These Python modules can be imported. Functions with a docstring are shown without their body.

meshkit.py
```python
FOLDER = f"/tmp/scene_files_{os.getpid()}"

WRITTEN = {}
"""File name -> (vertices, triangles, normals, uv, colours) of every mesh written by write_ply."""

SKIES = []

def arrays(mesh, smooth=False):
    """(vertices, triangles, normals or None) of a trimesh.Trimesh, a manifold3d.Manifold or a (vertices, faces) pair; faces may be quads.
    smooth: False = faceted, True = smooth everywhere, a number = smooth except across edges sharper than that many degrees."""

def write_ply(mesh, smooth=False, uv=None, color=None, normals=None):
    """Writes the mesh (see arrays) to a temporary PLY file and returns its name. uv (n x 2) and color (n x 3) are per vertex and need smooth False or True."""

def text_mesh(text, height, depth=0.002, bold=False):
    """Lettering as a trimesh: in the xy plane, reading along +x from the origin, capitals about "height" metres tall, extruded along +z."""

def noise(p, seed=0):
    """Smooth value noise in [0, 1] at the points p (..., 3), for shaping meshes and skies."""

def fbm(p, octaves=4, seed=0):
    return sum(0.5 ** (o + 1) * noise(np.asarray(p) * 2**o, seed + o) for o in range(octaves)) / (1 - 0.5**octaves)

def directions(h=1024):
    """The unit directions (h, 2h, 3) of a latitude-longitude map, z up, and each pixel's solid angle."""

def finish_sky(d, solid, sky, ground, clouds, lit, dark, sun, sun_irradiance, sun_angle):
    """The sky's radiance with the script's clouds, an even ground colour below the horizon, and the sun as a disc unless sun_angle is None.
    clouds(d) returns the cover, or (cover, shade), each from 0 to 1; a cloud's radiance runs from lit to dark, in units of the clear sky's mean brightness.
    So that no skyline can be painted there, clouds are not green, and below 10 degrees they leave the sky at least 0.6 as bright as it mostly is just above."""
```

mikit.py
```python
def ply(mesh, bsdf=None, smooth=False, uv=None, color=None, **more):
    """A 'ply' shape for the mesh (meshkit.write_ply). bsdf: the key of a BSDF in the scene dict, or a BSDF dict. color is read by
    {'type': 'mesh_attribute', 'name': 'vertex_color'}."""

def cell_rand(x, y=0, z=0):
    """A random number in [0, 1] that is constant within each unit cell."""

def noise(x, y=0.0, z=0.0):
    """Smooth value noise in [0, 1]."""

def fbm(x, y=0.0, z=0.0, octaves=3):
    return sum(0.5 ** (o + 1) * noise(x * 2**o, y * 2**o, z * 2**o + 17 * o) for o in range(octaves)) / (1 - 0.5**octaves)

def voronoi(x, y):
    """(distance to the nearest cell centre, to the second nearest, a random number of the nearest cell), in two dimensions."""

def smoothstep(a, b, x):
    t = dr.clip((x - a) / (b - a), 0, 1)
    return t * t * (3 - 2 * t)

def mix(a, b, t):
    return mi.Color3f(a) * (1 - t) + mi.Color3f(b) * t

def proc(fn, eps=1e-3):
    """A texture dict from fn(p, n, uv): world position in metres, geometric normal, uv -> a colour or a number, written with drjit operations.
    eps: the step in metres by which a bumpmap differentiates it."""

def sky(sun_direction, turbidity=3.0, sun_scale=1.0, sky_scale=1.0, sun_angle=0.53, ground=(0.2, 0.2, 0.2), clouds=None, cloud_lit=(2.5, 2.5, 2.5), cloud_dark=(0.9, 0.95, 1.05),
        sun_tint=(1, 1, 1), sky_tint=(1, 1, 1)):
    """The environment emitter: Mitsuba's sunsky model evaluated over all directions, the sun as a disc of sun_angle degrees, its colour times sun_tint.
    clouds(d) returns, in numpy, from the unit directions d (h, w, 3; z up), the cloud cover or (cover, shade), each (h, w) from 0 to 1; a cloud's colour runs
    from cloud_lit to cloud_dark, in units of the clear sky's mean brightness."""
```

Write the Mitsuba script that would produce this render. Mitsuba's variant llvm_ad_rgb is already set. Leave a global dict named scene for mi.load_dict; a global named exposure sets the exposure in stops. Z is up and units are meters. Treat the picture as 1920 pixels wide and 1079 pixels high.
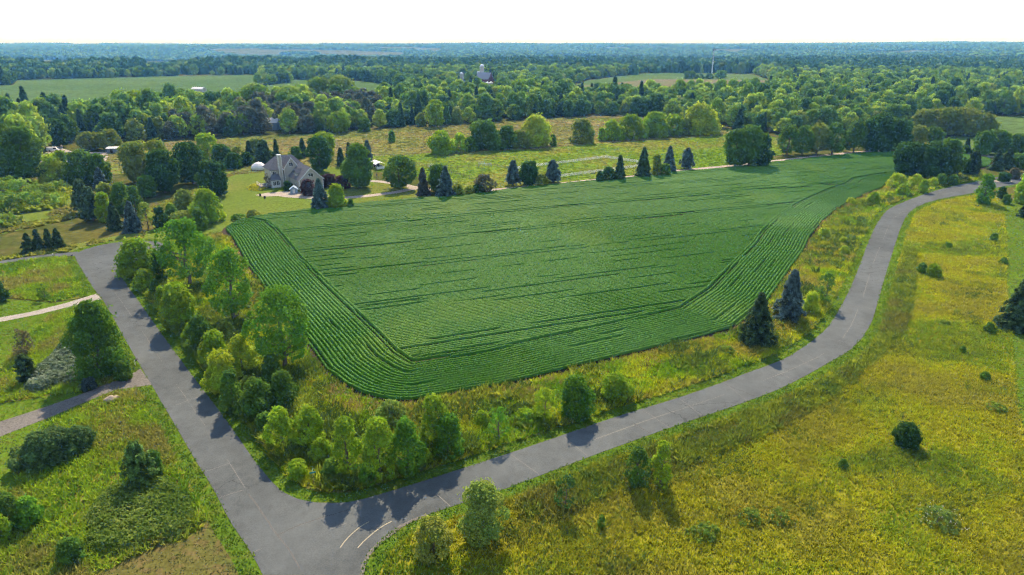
import math
import numpy as np, trimesh, shapely, shapely.ops
from shapely.geometry import Polygon, LineString, Point
import mitsuba as mi
import mikit, meshkit
import drjit as dr

# ------------------------------------------------------------------ camera, sky, exposure
EYE_Z, PITCH, HALF_TAN = 52.0, 19.654, 960.0 / 1281.0
scene, labels = {}, {}
T = mi.ScalarTransform4f
_c, _s = math.cos(math.radians(PITCH)), math.sin(math.radians(PITCH))
scene['camera'] = {'type': 'perspective', 'fov': 2 * math.degrees(math.atan(HALF_TAN)), 'fov_axis': 'x', 'near_clip': 1.0, 'far_clip': 40000.0,
                   'to_world': T().look_at(origin=[0, 0, EYE_Z], target=[0, _c, EYE_Z - _s], up=[0, 0, 1]),
                   'medium': {'type': 'ref', 'id': 'haze_air'}}
SUN_DIR = (-0.03, 1.0, 0.92)


def veil(d):
    """thin bright summer haze high over the whole sky, a little denser low down"""
    n = meshkit.fbm(d * [2.2, 2.2, 6.0], 3, 4)
    return 0.08 + 0.16 * n + 0.62 * np.exp(-np.abs(d[..., 2]) * 5)


scene['sky'] = mikit.sky(SUN_DIR, turbidity=2.6, clouds=veil, cloud_lit=(2.9, 2.95, 3.0), cloud_dark=(1.6, 1.65, 1.7), sun_tint=(1.0, 0.975, 0.93), sky_tint=(0.95, 1.0, 1.10), ground=(0.10, 0.12, 0.05))
exposure = 2.45
HAZE = 6.0e-5

# ------------------------------------------------------------------ world tables (metres)
POLY = {
 'road': [(-11.7, 38.4), (-14.2, 41.6), (-15.1, 48.6), (-15.5, 54.5), (-15.8, 56.8), (-15.7, 58.4), (-15.3, 60.3), (-14.6, 62.1), (-13.2, 64.0), (-10.5, 66.1), (-6.3, 68.4), (-0.8, 71.4), (3.5, 74.1), (9.9, 78.1), (19.1, 83.6), (27.3, 88.3), (35.6, 92.9), (42.7, 97.3), (48.6, 101.8), (54.5, 106.7), (60.8, 111.9), (65.3, 117.0), (71.1, 124.8), (77.5, 135.3), (88.5, 153.5), (99.0, 170.6), (111.7, 191.2), (124.1, 210.7), (132.3, 221.8), (142.0, 231.5), (152.2, 239.2), (169.8, 248.9), (180.7, 256.6), (197.7, 265.9), (205.7, 271.4), (210.1, 280.7), (209.0, 285.5), (202.2, 283.1), (193.5, 276.0), (184.9, 270.8), (178.2, 267.3), (162.4, 256.6), (145.4, 242.5), (131.9, 230.1), (123.1, 220.6), (110.9, 202.5), (100.8, 186.1), (93.0, 173.0), (82.9, 155.9), (73.3, 140.3), (66.5, 129.9), (61.3, 122.3), (55.3, 115.6), (48.0, 108.6), (42.8, 105.2), (39.3, 103.0), (34.7, 99.9), (25.8, 94.4), (15.7, 89.0), (6.6, 83.4), (1.5, 80.3), (-4.4, 76.9), (-9.1, 74.2), (-13.5, 71.7), (-17.7, 69.5), (-19.8, 68.7), (-21.8, 68.6), (-23.7, 68.7), (-26.1, 69.4), (-28.4, 70.9), (-30.6, 73.2), (-34.3, 77.7), (-39.5, 84.7), (-46.9, 94.2), (-51.8, 100.3), (-60.0, 110.9), (-64.4, 116.5), (-76.4, 132.2), (-87.8, 147.0), (-94.5, 155.9), (-95.3, 158.6), (-94.7, 161.5), (-93.4, 166.9), (-92.5, 172.1), (-93.6, 177.0), (-96.2, 181.7), (-99.2, 183.9), (-104.0, 184.4), (-108.8, 183.1), (-112.8, 180.7), (-115.1, 174.0), (-113.3, 169.2), (-102.0, 154.6), (-92.2, 142.3), (-88.2, 137.9), (-65.1, 107.5), (-58.5, 99.1), (-53.3, 92.2), (-51.2, 89.6), (-42.0, 77.6), (-37.1, 71.5), (-32.5, 65.1), (-29.5, 61.6), (-27.3, 58.8), (-25.9, 56.8), (-23.2, 53.1), (-17.3, 45.2), (-13.4, 38.4)],
 'asphalt_driveway': [(-138.7, 149.8), (-134.8, 157.7), (-128.3, 163.3), (-118.6, 169.2), (-113.5, 169.9), (-115.1, 174.0), (-124.7, 170.1), (-130.0, 165.7), (-137.4, 161.1), (-141.8, 153.7)],
 'concrete_driveway': [(-91.7, 141.6), (-95.0, 135.7), (-98.8, 130.9), (-103.2, 127.6), (-110.4, 120.5), (-108.0, 117.5), (-101.5, 125.3), (-96.2, 129.6), (-92.1, 134.4), (-88.6, 138.1)],
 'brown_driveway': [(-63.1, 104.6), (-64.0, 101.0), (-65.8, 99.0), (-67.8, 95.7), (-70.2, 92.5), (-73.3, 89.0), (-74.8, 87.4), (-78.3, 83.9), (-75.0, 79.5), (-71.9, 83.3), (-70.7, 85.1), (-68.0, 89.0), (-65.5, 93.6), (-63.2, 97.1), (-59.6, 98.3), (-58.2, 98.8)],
 'crop_soil': [(-85.3, 196.0), (-80.6, 188.6), (-77.3, 182.8), (-65.8, 161.1), (-52.6, 138.6), (-43.2, 123.1), (-36.2, 111.5), (-31.6, 103.4), (-27.2, 98.1), (-23.9, 95.2), (-20.9, 93.6), (-18.1, 92.9), (-15.0, 92.9), (-13.2, 93.7), (-8.3, 95.6), (-2.4, 97.7), (1.7, 99.6), (12.8, 105.6), (25.4, 111.9), (34.6, 116.8), (43.5, 121.6), (55.0, 136.3), (68.3, 158.4), (77.5, 173.5), (85.1, 187.8), (96.9, 206.6), (107.7, 221.8), (118.4, 234.3), (130.6, 247.8), (141.1, 257.6), (147.8, 267.0), (159.6, 274.8), (187.8, 289.3), (205.6, 301.0), (214.7, 306.6), (229.5, 327.6), (222.2, 344.3), (193.7, 351.4), (171.5, 344.3), (143.4, 329.2), (115.5, 315.2), (92.1, 300.2), (69.1, 291.8), (50.4, 279.5), (33.8, 272.5), (13.4, 262.7), (-2.0, 255.1), (-8.7, 247.8), (-27.7, 241.0), (-36.7, 237.8), (-53.9, 230.1), (-56.5, 225.3), (-66.6, 223.2), (-71.8, 218.4), (-80.3, 214.0), (-85.5, 205.2)],
 'house_parking': [(-93.7, 245.9), (-90.7, 249.7), (-88.7, 250.6), (-83.0, 253.6), (-75.9, 249.7), (-71.2, 243.1), (-69.7, 239.1), (-78.7, 241.3), (-84.9, 244.0), (-90.0, 243.1)],
 'meadow': [(-13.4, 38.4), (-15.1, 48.6), (-15.3, 54.5), (-15.8, 56.8), (-15.7, 58.4), (-14.6, 62.1), (-10.5, 66.1), (-0.8, 71.4), (9.9, 78.1), (19.1, 83.6), (35.6, 92.9), (42.7, 97.3), (54.5, 106.7), (65.3, 117.0), (71.1, 124.8), (88.5, 153.5), (111.7, 191.2), (132.3, 221.8), (152.2, 239.2), (169.8, 248.9), (177.5, 249.7), (167.7, 229.3), (143.0, 191.2), (111.9, 145.4), (93.6, 117.0), (77.0, 92.2), (73.5, 85.6), (62.0, 63.2), (45.7, 38.4)],
 'lawn': [(167.7, 229.3), (143.0, 191.2), (111.9, 145.4), (93.6, 117.0), (77.0, 92.2), (73.5, 85.6), (62.0, 63.2), (80.6, 63.2), (156.3, 152.9), (209.0, 242.2), (204.0, 261.7)],
 'lawn_001': [(-91.7, 141.6), (-95.0, 135.7), (-98.8, 130.9), (-103.2, 127.6), (-110.4, 120.5), (-122.7, 136.0), (-110.9, 138.6), (-107.0, 137.9), (-97.7, 136.0), (-93.4, 138.2), (-92.7, 142.6)],
 'lawn_002': [(-88.6, 138.1), (-92.1, 134.4), (-96.2, 129.6), (-101.5, 125.3), (-108.0, 117.5), (-89.9, 94.7), (-85.8, 103.0), (-88.4, 109.6), (-91.0, 116.0), (-93.7, 128.7), (-90.7, 133.8), (-86.9, 135.3)],
 'lawn_003': [(-78.3, 83.9), (-74.8, 87.4), (-73.3, 89.0), (-70.2, 92.5), (-67.8, 95.7), (-69.2, 97.7), (-73.3, 94.7), (-76.6, 93.5), (-78.5, 92.7), (-82.9, 89.8)],
 'lawn_004': [(-75.0, 79.5), (-71.9, 83.3), (-70.7, 85.1), (-68.0, 89.0), (-65.5, 93.6), (-63.2, 97.1), (-59.6, 98.3), (-58.2, 98.8), (-63.7, 95.4), (-65.5, 91.4), (-67.1, 87.5), (-67.2, 81.8), (-64.4, 75.5), (-61.3, 71.6), (-62.5, 70.0), (-65.4, 67.0)],
 'lawn_005': [(-43.2, 56.8), (-40.7, 59.4), (-38.8, 61.3), (-36.4, 61.9), (-35.2, 64.6), (-34.9, 67.0), (-32.5, 65.1), (-27.3, 58.8), (-25.9, 56.8), (-21.1, 49.8), (-43.2, 49.8)],
 'rough_lot': [(-138.7, 149.8), (-128.0, 162.8), (-118.3, 168.7), (-113.3, 169.2), (-102.0, 154.6), (-92.2, 142.3), (-93.8, 138.9), (-98.1, 136.6), (-107.4, 138.6), (-111.4, 139.2), (-127.8, 136.6)],
 'rough_lot_001': [(-88.2, 137.9), (-65.1, 107.5), (-59.2, 99.9), (-63.1, 104.6), (-64.0, 101.0), (-65.8, 99.0), (-68.0, 96.1), (-73.3, 94.7), (-78.5, 92.7), (-82.9, 89.8), (-90.0, 99.2), (-85.8, 103.0), (-88.4, 109.6), (-91.0, 116.0), (-93.7, 128.7), (-90.7, 133.8)],
 'rough_lot_002': [(-58.2, 98.8), (-53.3, 92.2), (-42.0, 77.6), (-32.5, 65.1), (-34.9, 67.0), (-35.2, 64.6), (-36.4, 61.9), (-38.8, 61.3), (-40.7, 59.4), (-43.2, 56.8), (-43.2, 49.8), (-52.3, 49.8), (-65.4, 67.0), (-62.5, 70.0), (-61.3, 71.6), (-64.4, 75.5), (-67.2, 81.8), (-67.1, 87.5), (-65.5, 91.4), (-63.7, 95.4)],
 'wild_strip': [(-94.5, 155.9), (-87.8, 147.0), (-64.4, 116.5), (-46.9, 94.2), (-34.3, 77.7), (-28.4, 70.9), (-26.1, 69.4), (-23.7, 68.7), (-19.8, 68.7), (-13.5, 71.7), (-4.4, 76.9), (6.6, 83.4), (15.7, 89.0), (25.8, 94.4), (39.3, 103.0), (48.0, 108.6), (61.3, 122.3), (82.9, 155.9), (100.8, 186.1), (123.1, 220.6), (145.4, 242.5), (178.2, 267.3), (193.5, 276.0), (202.5, 294.4), (186.3, 286.7), (158.4, 272.5), (146.7, 264.9), (140.1, 255.5), (118.0, 233.5), (96.5, 205.6), (68.0, 157.7), (54.7, 135.7), (43.2, 120.8), (34.5, 116.1), (25.3, 111.3), (12.7, 105.0), (1.7, 99.0), (-8.2, 95.1), (-14.9, 92.2), (-18.0, 92.2), (-23.8, 94.5), (-31.4, 102.6), (-42.9, 122.1), (-65.3, 159.8), (-80.0, 187.2), (-86.4, 191.2), (-95.9, 181.7), (-93.6, 177.0), (-93.4, 166.9)],
 'house_lawn': [(-95.9, 181.7), (-86.4, 191.2), (-85.3, 196.0), (-85.5, 205.2), (-80.3, 214.0), (-66.6, 223.2), (-56.5, 225.3), (-36.7, 237.8), (-27.7, 241.0), (-36.1, 257.6), (-50.8, 269.2), (-56.7, 278.3), (-59.8, 294.4), (-77.5, 310.9), (-84.2, 299.7), (-102.1, 297.0), (-116.7, 286.7), (-117.6, 267.0), (-120.0, 240.4), (-121.7, 221.4), (-106.3, 197.3), (-112.6, 191.2), (-122.1, 179.1), (-130.9, 166.9), (-142.8, 154.9), (-165.8, 182.8), (-148.1, 191.2), (-138.0, 210.4), (-174.3, 267.0), (-187.7, 274.8), (-207.1, 274.8), (-243.5, 267.0), (-146.2, 152.9), (-130.0, 165.7), (-124.7, 170.1), (-115.1, 174.0), (-112.8, 180.7), (-104.0, 184.4)],
 'green_pasture': [(-59.8, 294.4), (-68.0, 337.4), (-52.8, 340.8), (-40.4, 347.8), (11.1, 358.9), (47.0, 380.9), (92.0, 398.7), (144.6, 428.5), (154.4, 408.2), (134.3, 342.5), (94.8, 309.4), (70.4, 297.7), (34.1, 277.1), (13.6, 265.9), (-9.1, 256.0), (-20.2, 256.6), (-34.2, 272.5), (-46.0, 294.4)],
 'hay_pasture': [(-201.8, 342.5), (-213.5, 380.9), (-171.8, 398.7), (-149.1, 415.6), (-117.6, 425.9), (-97.8, 445.1), (-52.0, 462.9), (24.7, 514.1), (66.2, 533.7), (110.4, 517.9), (136.3, 456.8), (144.6, 428.5), (92.0, 398.7), (47.0, 380.9), (11.1, 358.9), (-40.4, 347.8), (-52.8, 340.8), (-68.0, 337.4), (-59.8, 294.4), (-77.5, 310.9), (-84.2, 299.7), (-102.1, 297.0), (-117.7, 289.3), (-140.3, 284.3), (-175.0, 290.5)],
 'farmyard': [(-231.9, 339.1), (-246.0, 370.6), (-251.7, 385.2), (-244.7, 376.7), (-236.0, 362.7), (-221.9, 349.6), (-205.9, 351.4), (-195.3, 332.4), (-186.5, 310.9), (-181.8, 286.7), (-201.2, 299.7), (-220.4, 318.2)],
 'crop_field': [(220.3, 342.5), (231.9, 330.8), (240.1, 308.0), (276.1, 284.3), (483.6, 472.3), (411.1, 529.7), (362.7, 529.7), (319.4, 472.3), (248.5, 398.7)],
 'crop_field_001': [(-405.4, 456.8), (-348.7, 475.6), (-322.7, 469.1), (-322.4, 485.5), (-312.8, 506.7), (-292.3, 533.7), (-273.9, 572.8), (-260.4, 592.1), (-329.0, 780.5), (-335.2, 875.6), (-346.0, 982.9), (-278.0, 1031.9), (-312.6, 1086.0), (-381.6, 1086.0), (-450.2, 1265.3), (-592.6, 1202.7), (-668.5, 1128.1), (-747.2, 1077.9), (-661.9, 944.4), (-762.5, 875.6)],
 'stubble_field': [(-140.3, 587.1), (-97.9, 592.1), (-143.3, 875.6), (-162.8, 956.9), (-244.1, 1070.0), (-242.0, 1010.3), (-212.9, 886.3)],
 'crop_field_002': [(77.0, 908.7), (110.4, 1054.4), (179.6, 1202.7), (246.5, 1322.7), (314.2, 1347.0), (431.3, 1276.4), (389.8, 1086.0), (339.5, 996.4), (229.5, 956.9), (204.1, 1070.0), (134.5, 944.4)],
 'stubble_field_001': [(214.3, 1102.4), (384.1, 1070.0), (262.6, 717.8), (166.7, 690.0), (111.4, 670.5), (58.8, 670.5), (79.1, 908.7)],
 'crop_field_003': [(-257.8, 587.1), (-329.0, 780.5), (-334.0, 908.7), (-291.9, 1054.4), (-260.7, 1024.6), (-212.9, 886.3), (-149.7, 617.9), (-181.0, 612.6), (-223.5, 577.5)],
 'garden_bed': [(-101.8, 259.6), (-101.4, 265.9), (-97.3, 265.9), (-94.0, 260.6), (-92.4, 254.6), (-95.7, 252.6), (-99.2, 254.6)],
 'leafy_patch': [(-80.5, 116.0), (-72.9, 105.0), (-70.9, 100.1), (-74.4, 95.6), (-77.8, 96.1), (-79.8, 101.4), (-80.8, 107.0), (-82.6, 113.7)],
 'leafy_patch_001': [(-50.8, 70.5), (-48.3, 72.7), (-45.1, 74.4), (-40.8, 71.6), (-37.9, 68.5), (-36.1, 64.6), (-36.8, 62.2), (-39.4, 61.3), (-41.8, 59.8), (-45.3, 59.3), (-47.4, 61.5), (-49.8, 65.5)],
 'ditch_weeds': [(105.3, 175.0), (107.4, 175.0), (86.9, 138.6), (75.3, 121.0), (66.9, 111.4), (56.3, 101.0), (50.0, 94.7), (42.4, 88.3), (35.2, 83.2), (27.3, 79.2), (18.2, 73.2), (11.0, 69.5), (6.3, 66.5), (1.5, 65.5), (0.0, 68.0), (4.0, 71.6), (10.4, 75.8), (19.4, 81.2), (35.1, 89.8), (42.7, 94.2), (54.5, 103.0), (64.6, 112.5), (70.8, 121.0), (80.1, 135.3), (90.8, 152.9)],
 'bare_edge': [(-25.1, 95.4), (-21.4, 93.5), (-17.9, 92.4), (-14.9, 92.2), (-13.9, 92.7), (-14.9, 91.9), (-18.0, 91.6), (-22.1, 92.9), (-25.4, 94.5)]}
WOODS = {
 'woods': [(-220.6, 389.6), (-173.7, 403.4), (-150.4, 419.4), (-119.0, 431.2), (-98.4, 447.9), (-52.4, 466.0), (24.8, 517.9), (87.4, 539.9), (112.0, 525.7), (134.5, 462.9), (146.4, 433.9), (157.3, 418.1), (181.9, 423.2), (215.5, 439.4), (261.9, 462.9), (315.5, 517.9), (366.7, 541.9), (392.7, 537.8), (469.3, 517.9), (791.7, 886.3), (654.4, 908.7), (382.3, 944.4), (257.5, 703.6), (163.6, 676.9), (109.4, 658.1), (56.2, 658.1), (21.2, 703.6), (-10.8, 717.8), (-43.3, 717.8), (-90.1, 747.8), (-95.7, 587.1), (-135.9, 577.5), (-147.2, 607.3), (-178.0, 602.2), (-220.0, 568.2), (-269.7, 563.7), (-288.1, 525.7), (-308.5, 499.4), (-318.1, 478.8), (-314.5, 456.8), (-276.1, 428.5), (-245.4, 398.7)],
 'woods_left': [(-214.1, 267.0), (-202.7, 274.8), (-197.0, 284.3), (-221.6, 326.0), (-253.2, 370.6), (-272.9, 408.2), (-281.2, 442.2), (-335.2, 517.9), (-413.0, 592.1), (-497.0, 607.3), (-414.1, 428.5)],
 'tree_row': [(-448.0, 640.3), (-432.8, 658.1), (-426.0, 696.7), (-414.1, 763.8), (-382.3, 806.8), (-330.0, 865.1), (-343.4, 897.4), (-404.5, 854.8), (-436.9, 806.8), (-451.8, 740.1), (-457.5, 696.7), (-472.9, 676.9)],
 'tree_row_001': [(-680.6, 854.8), (-624.0, 886.3), (-620.9, 897.4), (-733.6, 1054.4), (-836.1, 1054.4)],
 'tree_row_002': [(-347.5, 982.9), (-334.2, 969.7), (-320.1, 1070.0), (-267.7, 1119.4), (-252.4, 1054.4), (-276.1, 1024.6), (-316.6, 982.9)]}
LANE = [(-81.1, 244.0), (-70.6, 240.9), (-59.2, 241.3), (-52.2, 244.4), (-43.5, 250.6), (-36.3, 258.6), (-22.0, 253.1), (-9.0, 254.6), (13.5, 264.3), (33.9, 275.4), (51.0, 283.1), (70.0, 295.7), (94.1, 307.1), (120.7, 321.3), (148.5, 335.7), (175.7, 351.4), (204.8, 357.9), (226.6, 350.5), (234.6, 334.9), (247.4, 321.3)]
LANE2 = [(-36.3, 258.6), (-43.3, 265.9), (-51.1, 270.9), (-58.0, 273.7), (-63.1, 272.5)]
CENTER_LINES = [([(10.3, 81.8), (19.9, 87.8), (28.6, 92.7), (36.1, 97.1), (46.3, 103.6), (54.1, 109.3), (60.7, 115.6), (66.7, 123.9), (76.3, 139.2), (89.9, 162.4), (103.6, 184.4), (119.1, 209.0), (132.2, 224.5), (151.5, 242.2), (168.7, 254.6)], 0, 0), ([(-87.5, 141.6), (-78.7, 130.5), (-71.2, 121.0), (-61.8, 108.7), (-55.8, 100.8), (-50.2, 93.7), (-42.4, 83.8), (-37.4, 77.2), (-32.3, 70.4)], 0, 0)]
ARCS = [[(-18.8, 60.9), (-18.4, 62.4), (-17.7, 63.7), (-17.1, 64.6), (-16.5, 65.2)], [(-16.9, 60.8), (-16.3, 62.2), (-15.5, 63.5), (-14.8, 64.4), (-13.9, 65.3)]]
CRACKS = [[(7.4, 83.2), (8.6, 81.0), (10.0, 78.7)], [(-0.1, 78.8), (1.7, 76.6), (3.5, 74.3)], [(19.8, 90.5), (21.3, 88.0), (22.6, 85.7)], [(34.6, 99.7), (35.5, 96.3), (36.3, 93.7)], [(-9.2, 70.2), (-8.2, 69.0), (-7.4, 68.0)], [(-39.5, 75.0), (-38.2, 76.0), (-37.2, 76.8)], [(-35.5, 69.7), (-34.3, 70.5), (-33.2, 71.1)], [(50.0, 109.8), (50.8, 106.0), (52.0, 104.6)], [(-20.7, 63.8), (-19.8, 64.3), (-19.0, 64.9)], [(-51.3, 92.2), (-50.3, 93.5), (-49.0, 94.7)], [(-28.2, 60.1), (-27.8, 60.7), (-27.4, 60.8)]]
SEAMS = [[(-32.3, 70.4), (-30.6, 68.3), (-28.4, 65.5), (-26.3, 62.8), (-24.0, 60.2), (-22.4, 57.8)], [(-26.3, 62.8), (-24.5, 64.6), (-22.3, 65.8), (-19.0, 67.5)]]
GRAVEL_EDGE = [(-10.0, 66.5), (-11.7, 65.2), (-13.2, 63.9), (-14.6, 62.0), (-15.3, 60.2), (-15.8, 58.2), (-15.7, 56.3)]
WOOD_FRONT = [(-220.6, 389.6), (-173.7, 403.4), (-150.4, 419.4), (-119.0, 431.2), (-98.4, 447.9), (-52.4, 466.0), (24.8, 517.9), (87.4, 539.9), (112.0, 525.7), (134.5, 462.9), (146.4, 433.9), (157.3, 418.1), (181.9, 423.2), (215.5, 439.4), (261.9, 462.9), (315.5, 517.9), (366.7, 541.9), (392.7, 537.8)]
CLEARINGS = [[(-141.7, 398.7), (-133.7, 398.7), (-157.3, 469.1), (-164.7, 469.1)], [(205.5, 503.0), (210.9, 503.0), (256.7, 617.9), (251.5, 617.9)], [(-40.6, 717.8), (-14.6, 717.8), (-25.1, 1054.4), (-55.4, 1054.4)], [(-60.5, 780.5), (-49.9, 780.5), (-68.5, 1054.4), (-79.8, 1054.4)], [(-344.0, 763.8), (-330.7, 763.8), (-370.5, 854.8), (-382.7, 854.8)], [(248.5, 1054.4), (319.5, 1054.4), (360.7, 1192.9), (280.5, 1192.9)]]
SITE = {'house': (-84.23, 257.01), 'garden_shed': (-80.56, 249.67), 'metal_house': (-153.99, 447.94), 'wood_house': (228.88, 554.78), 'field_shed': (-356.18, 806.8), 'far_white': (1631.57, 2404.28), 'barn': (-35.65, 932.17), 'silo': (-40.69, 969.7), 'silo_left': (-66.54, 944.36), 'silo_low': (-44.82, 956.86), 'bin_a': (-30.98, 897.39), 'bin_b': (-26.76, 903.0), 'tower': (322.67, 1155.0), 'dome': (-110.78, 299.01), 'shelter': (-59.35, 302.4), 'blue_shed': (-201.47, 347.81), 'van': (-235.08, 353.25), 'car': (-232.94, 330.77), 'trailer': (-219.28, 340.8), 'barrel_a': (-88.1, 239.98), 'barrel_b': (-91.13, 244.05), 'rock_a': (-62.06, 93.53), 'rock_b': (-61.52, 94.2), 'mail_a': (-112.62, 166.88), 'mail_b': (-64.54, 105.78), 'marker': (-117.55, 167.57), 'sign': (-24.44, 71.27), 'pole': (-55.22, 278.3), 'gate_a': (-36.33, 306.57), 'gate_b': (-13.87, 312.3), 'gate_c': (-10.59, 308.7), 'island': (196.14, 271.42)}
ARENA = [(-1.2, 297.0), (10.7, 306.6), (26.9, 317.5), (44.9, 330.8), (50.5, 325.2), (59.4, 315.2), (55.8, 304.5), (48.9, 299.0), (36.4, 291.2), (20.1, 280.1), (10.8, 274.8)]
FENCES = [[(-45.0, 313.8), (-35.4, 302.4), (-26.0, 289.3), (-14.5, 274.8)], [(-32.8, 299.7), (-28.3, 301.7), (-7.6, 306.6), (-0.7, 297.7)], [(-67.2, 335.7), (-54.0, 336.6), (-43.5, 344.3), (-36.0, 346.9)], [(-116.7, 286.7), (-113.8, 288.0), (-107.5, 291.2), (-102.9, 293.7)]]
ROW_ANGLE = 19.96
CROP_EDGE_COUNT = 35
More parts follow.
